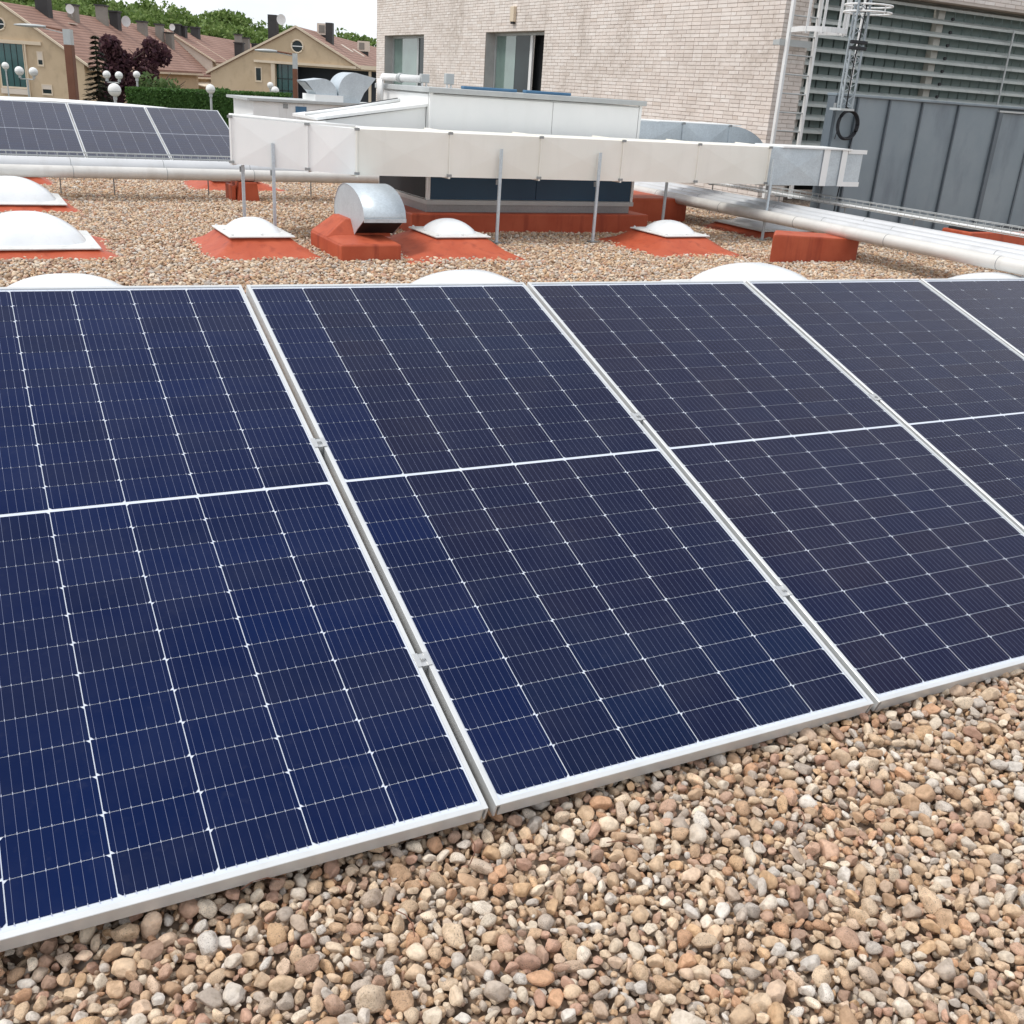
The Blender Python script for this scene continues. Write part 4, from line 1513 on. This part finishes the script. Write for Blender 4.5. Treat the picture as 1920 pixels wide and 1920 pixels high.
# first house, at the left edge
ap, er = (-36.9, 4.66), (-31.5, 1.26)
ch1 = []
for lx, y, hgt, w_, m_ in ((-36.3, 5.0, 1.25, .9, 'chimney'), (-36.1, 9.5, .95, .6, 'chimney_side'), (-36.3, 15.5, 1.2, .75, 'chimney_side'), (-35.9, 17.2, 1.15, .7, 'chimney'), (-35.6, 22.5, .9, .7, 'chimney_side')):
    zb = on_roof(ap, er, lx)
    ch1.append((lx, y, zb - .5, zb + hgt, w_, m_))
h1, r1 = house('tan row house with teal glazing at the left edge', 75, 100, ap, (-42.3, 1.26), er, chim=ch1)
o = MB().box(-37.3, -34.28, -.16, -.002, 2.10, 2.32).build('cornice', 'stucco_pale', h1)
window(h1, -37.3, -35.62, -.62, 2.095, 'glass_teal')
for x in (-36.9, -36.45, -36.05):
    MB().box(x - .02, x + .02, -.045, -.021, -.6, 2.08).build('glazing_bar', 'glass_dark', h1)
MB().box(-37.4, -35.45, -.12, -.055, -1.10, -.76).build('sill_panel', 'stucco_white', h1)
MB().tube([(-35.42, -.1, GZ), (-35.42, -.1, 2.09)], .06, 8).build('downpipe', 'stucco_pale', h1)
window(h1, -34.62, -34.33, .90, 1.66, 'glass_dark', shutter=.62)
window(h1, -34.52, -33.92, -.92, -.40, 'glass_dark', shutter=.5)
porthole(h1, -37.02, 3.27, .38)
dish(r1, -35.95, 9.0, on_roof(ap, er, -36) + .75, .33)
dish(r1, -35.35, 18.5, on_roof(ap, er, -35.6) + .75, .42)
rl = MB().box(-35.7, -35.3, 7.5, 8.6, on_roof(ap, er, -35.5) + .01, on_roof(ap, er, -35.5) + .08).build('roof_light', 'stucco_white', r1)
# second: lower eave that projects towards the street
ap, er = (-37.2, 4.66), (-32.9, 1.02)
ch2 = [(lx, y, on_roof(ap, er, lx) - .5, on_roof(ap, er, lx) + h_, .6, 'chimney_side') for lx, y, h_ in ((-36.0, 3.0, 1.15), (-35.3, 3.6, 1.1))]
h2, r2 = house('tan row house second from left, low eave behind the plum tree', 100.02, 108, ap, (-42, 1.0), er, chim=ch2)
window(h2, -36.4, -34.0, -.1, .35, 'stucco_white')
MB().box(-33.2, -32.6, .3, 7.9, .38, .62).build('eave_band', 'stucco_pale', h2)
aw = MB().prism([(-33.0, .16), (-31.4, -.16), (-31.4, -.24), (-33.0, .06)], 'y', 1.0, 7.5).build('awning', 'stucco_pale', h2)
# third and fourth
ap, er = (-37.15, 4.67), (-32.6, 2.22)
ch3 = [(lx, y, on_roof(ap, er, lx) - .5, on_roof(ap, er, lx) + h_, .75, 'chimney') for lx, y, h_ in ((-36.6, 1.5, .75), (-36.3, 2.4, .8))]
h3, r3 = house('row house third from left with narrow roof strip and pale eave wall', 108.04, 113, ap, (-41.7, 2.2), er, wall='stucco_white', chim=ch3)
dish(r3, -36.7, 1.0, on_roof(ap, er, -36.6) + .5, .3)
window(h3, -33.9, -33.6, 1.2, 1.5)
ap, er = (-37.3, 4.68), (-32.55, 2.18)
ch4 = [(lx, y, on_roof(ap, er, lx) - .5, on_roof(ap, er, lx) + h_, w_, m_) for lx, y, h_, w_, m_ in
       ((-36.6, 2.5, .85, .8, 'chimney'), (-35.6, 15.0, 1.35, .7, 'chimney_side'), (-35.1, 16.5, 1.35, .7, 'chimney_side'), (-34.6, 19.0, 1.1, .9, 'chimney'), (-33.3, 7.0, 1.5, .9, 'chimney'), (-34.9, 34.0, 1.3, .9, 'chimney'), (-34.4, 36.0, 1.3, .9, 'chimney'))]
h4, r4 = house('long row house roof ending behind the middle gable', 113.04, 152, ap, (-42, 2.2), er, wall='stucco_white', chim=ch4)
dish(r4, -34.0, 18.5, on_roof(ap, er, -34.2) + .7, .4)
dish(r4, -34.0, 36.0, on_roof(ap, er, -34.2) + .7, .4)

# middle gabled house with covered front
d0 = 79
e = empty('gabled_house', 'tan gabled house with round window and covered dark porch', 'house', st_pt(0, d0), -A29, 'gabled row houses')
hm = e
apx, el, erx = (-17.75, 4.52), (-24.0, 1.26), (-13.45, 2.28)
MB().prism([(el[0], GZ), (-19.32, GZ), (-19.32, 1.99), (-13.58, 1.99), (-13.45, 2.14), (apx[0], apx[1] - .12), (el[0], el[1] - .12)], 'y', 0, .3).build('gable_wall', 'stucco', e)
MB().box(-20.8, -13.45, -.18, -.002, 2.0, 2.16).build('cornice', 'stucco_pale', e)
MB().box(-19.6, -19.321, -.1, .4, GZ, 1.99).build('pier', 'stucco_pale', e)
gl = MB().box(-19.31, -18.0, .5, .55, GZ, 1.98).build('glazing', 'glass_teal', e)
for x in (-18.95, -18.5):
    MB().box(x - .02, x + .02, .45, .499, -3, 1.97).build('glazing_bar', 'glass_dark', gl)
for z in (.2, 1.0):
    MB().box(-19.3, -18.01, .45, .499, z, z + .05).build('glazing_bar', 'glass_dark', gl)
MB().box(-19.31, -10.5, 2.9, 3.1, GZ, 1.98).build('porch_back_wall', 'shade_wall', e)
MB().box(-18.0, -10.5, .301, 2.89, 1.90, 1.985).build('porch_ceiling', 'stucco_pale', e)
for x in (-12.6, -11.9):
    MB().box(x, x + .18, .2, .4, GZ, 1.89).build('porch_post', 'stucco_pale', e)
MB().box(-13.44, -10.4, -.1, .3, 1.99, 2.25).build('porch_beam', 'stucco_pale', e)
rf = MB()
Lh = 52
for (ex, ez) in (el, erx):
    dx, dz = ex - apx[0], ez - apx[1]
    k = 1 + .3 / abs(dx)
    x1, z1 = apx[0] + dx * k, apx[1] + dz * k
    v = [(apx[0], -.12, apx[1]), (x1, -.12, z1), (x1, Lh, z1), (apx[0], Lh, apx[1])]
    v += [(x, y, z - .14) for x, y, z in v]
    rf.raw(v, [(0, 1, 2, 3), (4, 7, 6, 5), (0, 4, 5, 1), (1, 5, 6, 2), (2, 6, 7, 3), (3, 7, 4, 0)])
rfo = rf.build('roof', 'tiles', e)
vg = MB()
for (ex, ez) in (el, erx):
    dx, dz = ex - apx[0], ez - apx[1]
    k = 1 + .3 / abs(dx)
    x1, z1 = apx[0] + dx * k, apx[1] + dz * k
    v = [(apx[0], -.17, apx[1] + .05), (x1, -.17, z1 + .05), (x1, -.17, z1 - .10), (apx[0], -.17, apx[1] - .10)]
    v += [(x, .0, z) for x, y, z in v]
    vg.raw(v, [(0, 1, 2, 3), (4, 7, 6, 5), (0, 4, 5, 1), (1, 5, 6, 2), (2, 6, 7, 3), (3, 7, 4, 0)])
vg.build('verge', 'stucco_pale', e)
MB().box(-13.3, -13.0, .05, Lh, 1.98, 2.16).build('gutter', 'stucco_pale', e)
MB().box(el[0] + .05, el[0] + .35, .301, Lh, GZ, 1.0).build('side_wall', 'stucco', e)
MB().box(-13.6, -13.3, 3.2, Lh, GZ, 1.95).build('side_wall', 'stucco', e)
window(e, -20.70, -20.35, .80, 1.62, 'glass_dark')
porthole(e, -17.68, 3.22, .42)
for lx, y, h_, w_ in ((-19.7, 1.0, 1.7, .62), (-16.2, 4.0, 1.35, .5), (-14.3, 40.0, .8, .5)):
    zb = on_roof(apx, erx if lx > apx[0] else el, lx)
    c_ = MB().box(lx - w_ / 2, lx + w_ / 2, y, y + .7, zb - .5, zb + h_).build('chimney', 'chimney', rfo)
for lx, y in ((-17.0, 6.0), (-15.6, 16.0)):
    zb = on_roof(apx, erx, lx)
    a_ = MB().box(lx - .5, lx + .5, y, y + .45, zb + .15, zb + .95).build('condenser', 'stucco_white', rfo)
    MB().box(lx - .35, lx + .1, y - .02, y - .002, zb + .28, zb + .82).build('fan_grille', 'chimney_side', a_)
    MB().box(lx - .4, lx + .4, y + .05, y + .4, zb - .35, zb + .149).build('stand', 'chimney', a_)
dish(rfo, -19.0, .9, on_roof(apx, el, -19.0) + 1.05, .36)
for k, (lx, y) in enumerate(((-15.8, 9), (-15.4, 12), (-14.9, 23), (-14.6, 28), (-14.4, 32))):
    zb = on_roof(apx, erx, lx)
    sl_ = (erx[1] - apx[1]) / (erx[0] - apx[0])
    v = [(lx - .45, y, zb - .45 * sl_ + .06), (lx + .45, y, zb + .45 * sl_ + .06), (lx + .45, y + .9, zb + .45 * sl_ + .06), (lx - .45, y + .9, zb - .45 * sl_ + .06)]
    v += [(x, yy, z - .055) for x, yy, z in v]
    MB().raw(v, [(0, 1, 2, 3), (4, 7, 6, 5), (0, 4, 5, 1), (1, 5, 6, 2), (2, 6, 7, 3), (3, 7, 4, 0)]).build('roof_light', 'stucco_white', rfo)


# ------------------------------------------------------------------ planting
def leaves(mb, c, rx, ry, rz, n, size, r0, shell=.55):
    for _ in range(n):
        while True:
            p = Vector((r0.uniform(-1, 1), r0.uniform(-1, 1), r0.uniform(-1, 1)))
            if shell < p.length < 1: break
        q = Vector((c[0] + p.x * rx, c[1] + p.y * ry, c[2] + p.z * rz))
        s_ = size * r0.uniform(.6, 1.4)
        u = Vector((r0.gauss(0, 1), r0.gauss(0, 1), r0.gauss(0, 1))).normalized()
        w_ = u.cross(Vector((r0.gauss(0, 1), r0.gauss(0, 1), r0.gauss(0, 1)))).normalized()
        mb.raw([q - u * s_, q + w_ * s_ * .6, q + u * s_, q - w_ * s_ * .6], [(0, 1, 2, 3)])


def branchy(mb, base, top, r, r0, n=9):
    base, top = Vector(base), Vector(top)
    mb.tube([base, (base + top) / 2 + Vector((r0.uniform(-.1, .1), r0.uniform(-.1, .1), 0)), top], [r, r * .6, r * .2], 7)
    for k in range(n):
        t = .3 + .6 * k / n
        p = base.lerp(top, t)
        a = r0.uniform(0, 6.28)
        L = (top - base).length * .35 * (1.1 - t * .5)
        q = p + Vector((math.cos(a) * L, math.sin(a) * L, L * .7))
        mb.tube([p, q], [r * .4, r * .1], 5)


def tree(name, label, lat, d, z0, z1, rx, mat, seed, n=2600, size=.16, low=.25):
    r0 = random.Random(seed)
    e = empty(name, label, 'tree', st_pt(lat, d, GZ), -A29)
    tk = MB()
    branchy(tk, (0, 0, 0), (0, 0, z1 - GZ - .3), .13, r0)
    tk.build('trunk', 'bark', e)
    cr_ = MB()
    H = z1 - z0
    for k in range(14):
        t = k / 13
        a = r0.uniform(0, 6.28)
        rr = rx * (1 - .45 * t) * r0.uniform(.35, .95)
        cz = z0 - GZ + H * (low + (1 - low) * t)
        leaves(cr_, (rr * math.cos(a), rr * math.sin(a), cz - .2), rx * .40, rx * .40, H * .13, n // 14, size, r0, .1)
    cr_.build('crown', mat, e)
    return e


tree('plum_tree', 'purple leaved plum tree right of the brown lamp post', -21.35, 55, -1.9, 2.25, 1.45, 'leaf_purple', 3, 6200, .13, .02)
tree('plum_tree', 'smaller purple leaved plum tree beside the left hedge end', -20.0, 56, -1.9, 2.35, 1.1, 'leaf_purple', 8, 4200, .12, .02)


def conifer(label, lat, d, z1, rad, seed):
    r0 = random.Random(seed)
    e = empty('conifer_tree', label, 'tree', st_pt(lat, d, GZ), -A29)
    H = z1 - GZ
    MB().tube([(0, 0, 0), (0, 0, H * .98)], [.14, .02], 7).build('trunk', 'bark', e)
    cr_ = MB()
    for k in range(26):
        t = k / 25
        z = .8 + (H - .9) * t
        rr = rad * (1 - t) + .08
        for j in range(13):
            a = r0.uniform(0, 6.28)
            for i in range(14):
                u = (i + r0.random()) / 12
                p = Vector((math.cos(a) * rr * u, math.sin(a) * rr * u, z - .28 * rr * u + r0.uniform(-.05, .05)))
                dr = Vector((math.cos(a + r0.uniform(-.8, .8)), math.sin(a + r0.uniform(-.8, .8)), -.25)) * .17
                sd = Vector((-dr.y, dr.x, .03)) * .35
                cr_.raw([p - dr * .4, p + sd, p + dr, p - sd], [(0, 1, 2, 3)])
    cr_.build('crown', 'leaf_conifer', e)


conifer('dark pointed conifer standing left of the plum trees', -21.2, 52, 2.5, 1.25, 5)


def bush(label, lat, d, z0, z1, rx, mat, seed, n=1800):
    r0 = random.Random(seed)
    e = empty('bush', label, 'bush', st_pt(lat, d, GZ), -A29)
    tk = MB()
    branchy(tk, (0, 0, 0), (0, 0, z1 - GZ - .3), .08, r0)
    tk.build('stem', 'bark', e)
    b_ = MB()
    for k in range(10):
        leaves(b_, (r0.uniform(-rx, rx) * .6, r0.uniform(-.6, .6), (z0 + z1) / 2 - GZ + r0.uniform(-.3, .3) * (z1 - z0)), rx * .5, .6, (z1 - z0) * .3, n // 10, .12, r0, .1)
    b_.build('foliage', mat, e)


bush('light green bush above the left part of the hedge', -17.5, 50, -1.2, .92, 1.1, 'leaf_bush', 21)
bush('dark green bush between the bush and the middle house', -15.3, 52, -1.2, .55, 1.2, 'leaf_hedge', 22)
r0 = random.Random(31)
hg = empty('clipped_hedge', 'long clipped green hedge below the middle house', 'hedge', st_pt(0, 45, GZ), -A29)
hb = MB().box(-17.1, -10.6, -.1, .9, 0, .36 - GZ).build('core', 'leaf_hedge', hg)
lf = MB()
for _ in range(9000):
    x = r0.uniform(-17.2, -10.5)
    topz = .40 + .17 * (x + 17.1) / 6.4 - GZ
    if r0.random() < .6:
        p = Vector((x, -.14 + r0.uniform(-.06, .08), r0.uniform(2.4, topz)))
    else:
        p = Vector((x, r0.uniform(-.15, .9), topz + r0.uniform(-.07, .05)))
    u = Vector((r0.gauss(0, 1), r0.gauss(0, 1), r0.gauss(0, 1))).normalized() * .06
    w_ = u.cross(Vector((r0.gauss(0, 1), r0.gauss(0, 1), r0.gauss(0, 1)))).normalized() * .04
    lf.raw([p - u, p + w_, p + u, p - w_], [(0, 1, 2, 3)])
lf.build('foliage', 'leaf_hedge', hg)
# far wood: one mass
r0 = random.Random(77)
wd = MB()
trk = MB()
prof = [(-100, 11.2), (-83, 11.0), (-70, 11.0), (-58, 10.7), (-50.7, 10.1), (-45, 8.7), (-37.8, 8.9), (-30.5, 8.1), (-26.4, 6.8), (-20, 5.6), (-8, 4.5)]


def crest(lat):
    for (a, za), (b, zb) in zip(prof, prof[1:]):
        if a <= lat <= b:
            return za + (zb - za) * (lat - a) / (b - a)
    return 4


for k in range(120):
    lat = r0.uniform(-98, -8)
    row = k % 3
    d = 158 + 9 * row + r0.uniform(-3, 3)
    lat2 = lat * d / 170
    top = crest(lat) * (d / 170) - (2 - row) * .9 + r0.uniform(-1.0, .5)
    c0 = st_pt(lat2, d)
    for j in range(9):
        rr = r0.uniform(1.0, 2.0)
        cx_, cy2 = c0.x + r0.gauss(0, 1.3), c0.y + r0.gauss(0, 1.3)
        cz = top - rr * .8 - abs(r0.gauss(0, 1.6))
        leaves(wd, (cx_, cy2, cz), rr, rr, rr * .8, 75, .34, r0, .45)
    trk.tube([(c0.x, c0.y, GZ), (c0.x, c0.y, top - 1.5)], [.25, .1], 6)
wo = wd.build('wood', 'leaf_wood')
tag(wo, 'green wood on the rise behind the houses', 'wood', kind='stuff')
trk.build('trunks', 'bark', wo)

# ------------------------------------------------------------------ street lamps
def globe_mesh(r):
    b = MB()
    b.ball((0, 0, 0), r, r, r, 20, 14)
    return b


def globe_lamp(label, lat, d, z, r=.22, twin=None, arm=None):
    e = empty('globe_lamp', label, 'street lamp', st_pt(lat, d, GZ), -A29, 'white globe street lamps')
    H = z - GZ
    heads = [(0, H)] if not twin else [(-twin / 2, H), (twin / 2, H)]
    MB().tube([(0, 0, 0), (0, 0, H - r - (.18 if twin else .0))], .045, 8).build('post', 'grey_paint', e)
    if twin:
        MB().tube([(-twin / 2, 0, H - r - .14), (twin / 2, 0, H - r - .14)], .03, 6).build('arm', 'grey_paint', e)
    for x, h_ in heads:
        g = MB().ball((x, 0, h_), r, r, r, 20, 14).build('globe', 'globe', e, True)
        MB().tube([(x, 0, h_ - r * .22), (x, 0, h_ - r * .12)], r * 1.01, 20).build('band', 'grey_paint', g)
        MB().tube([(x, 0, h_ - r - .10), (x, 0, h_ - r + .04)], .07, 8).build('collar', 'grey_paint', e)


globe_lamp('single globe lamp at the very left edge before the teal glazing', -34.3, 69.6, .72)
globe_lamp('twin globe lamp before the left house, left of the brown post', -26.35, 55.6, .65, .22, .72)
globe_lamp('twin globe lamp before the plum trees', -18.92, 48, .838, .165, .54)
globe_lamp('nearest and largest single globe lamp, below the twin one', -14.92, 37.9, .47)
globe_lamp('single globe lamp right of the plum trees', -17.86, 48, .92, .15)
globe_lamp('single globe lamp before the right part of the hedge', -13.1, 43, .62, .18)
globe_lamp('smaller globe lamp left of the teal porch glazing', -17.35, 69.6, .62, .2)
globe_lamp('globe lamp overlapping the teal porch glazing', -14.6, 59.6, .48, .21)


def tall_lamp(label, lat, d, z, arm, hw, w_):
    e = empty('street_light', label, 'street lamp', st_pt(lat, d, GZ), -A29, 'brown street lights with a flat lantern')
    H = z - GZ
    MB().box(-w_, w_, -w_, w_, 0, H - .32 * (d / 25)).build('post', 'corten', e, bevel=.01)
    MB().box(-w_ * .95, w_ * .95, -w_ * .95, w_ * .95, H - .32 * (d / 25) + .001, H).build('cap', 'grey_paint', e)
    MB().tube([(-w_, 0, H - .03), (-arm, 0, H + .03)], .018 * d / 25, 8).build('arm', 'corten', e)
    MB().tube([(-w_, 0, H - .09), (-arm, 0, H - .01)], .010 * d / 25, 8).build('stay', 'grey_paint', e)
    L = hw
    v, f = [], []
    n = 10
    for i in range(n + 1):
        t = i / n
        x = -arm - L * t + .1 * L
        hh = .042 * (d / 25) * math.sin(math.pi * min(1, .12 + .8 * t)) ** .6
        bw = .11 * (d / 25) * (1 - .5 * abs(2 * t - 1) ** 2)
        v += [(x, -bw, H + .02), (x, 0, H + .02 + hh), (x, bw, H + .02), (x, 0, H + .02 - hh * .8)]
    for i in range(n):
        for k in range(4):
            f.append((4 * i + k, 4 * i + (k + 1) % 4, 4 * i + 4 + (k + 1) % 4, 4 * i + 4 + k))
    f += [(0, 1, 2, 3)[::-1], (4 * n, 4 * n + 1, 4 * n + 2, 4 * n + 3)]
    MB().raw(v, f).build('lantern', 'grey_paint', e, True)


tall_lamp('nearer brown street light with flat grey lantern reaching left', -10.80, 25, 1.985, .55, .72, .088)
tall_lamp('farther brown street light before the middle gable', -9.5, 42, 2.1, .75, .85, .085)
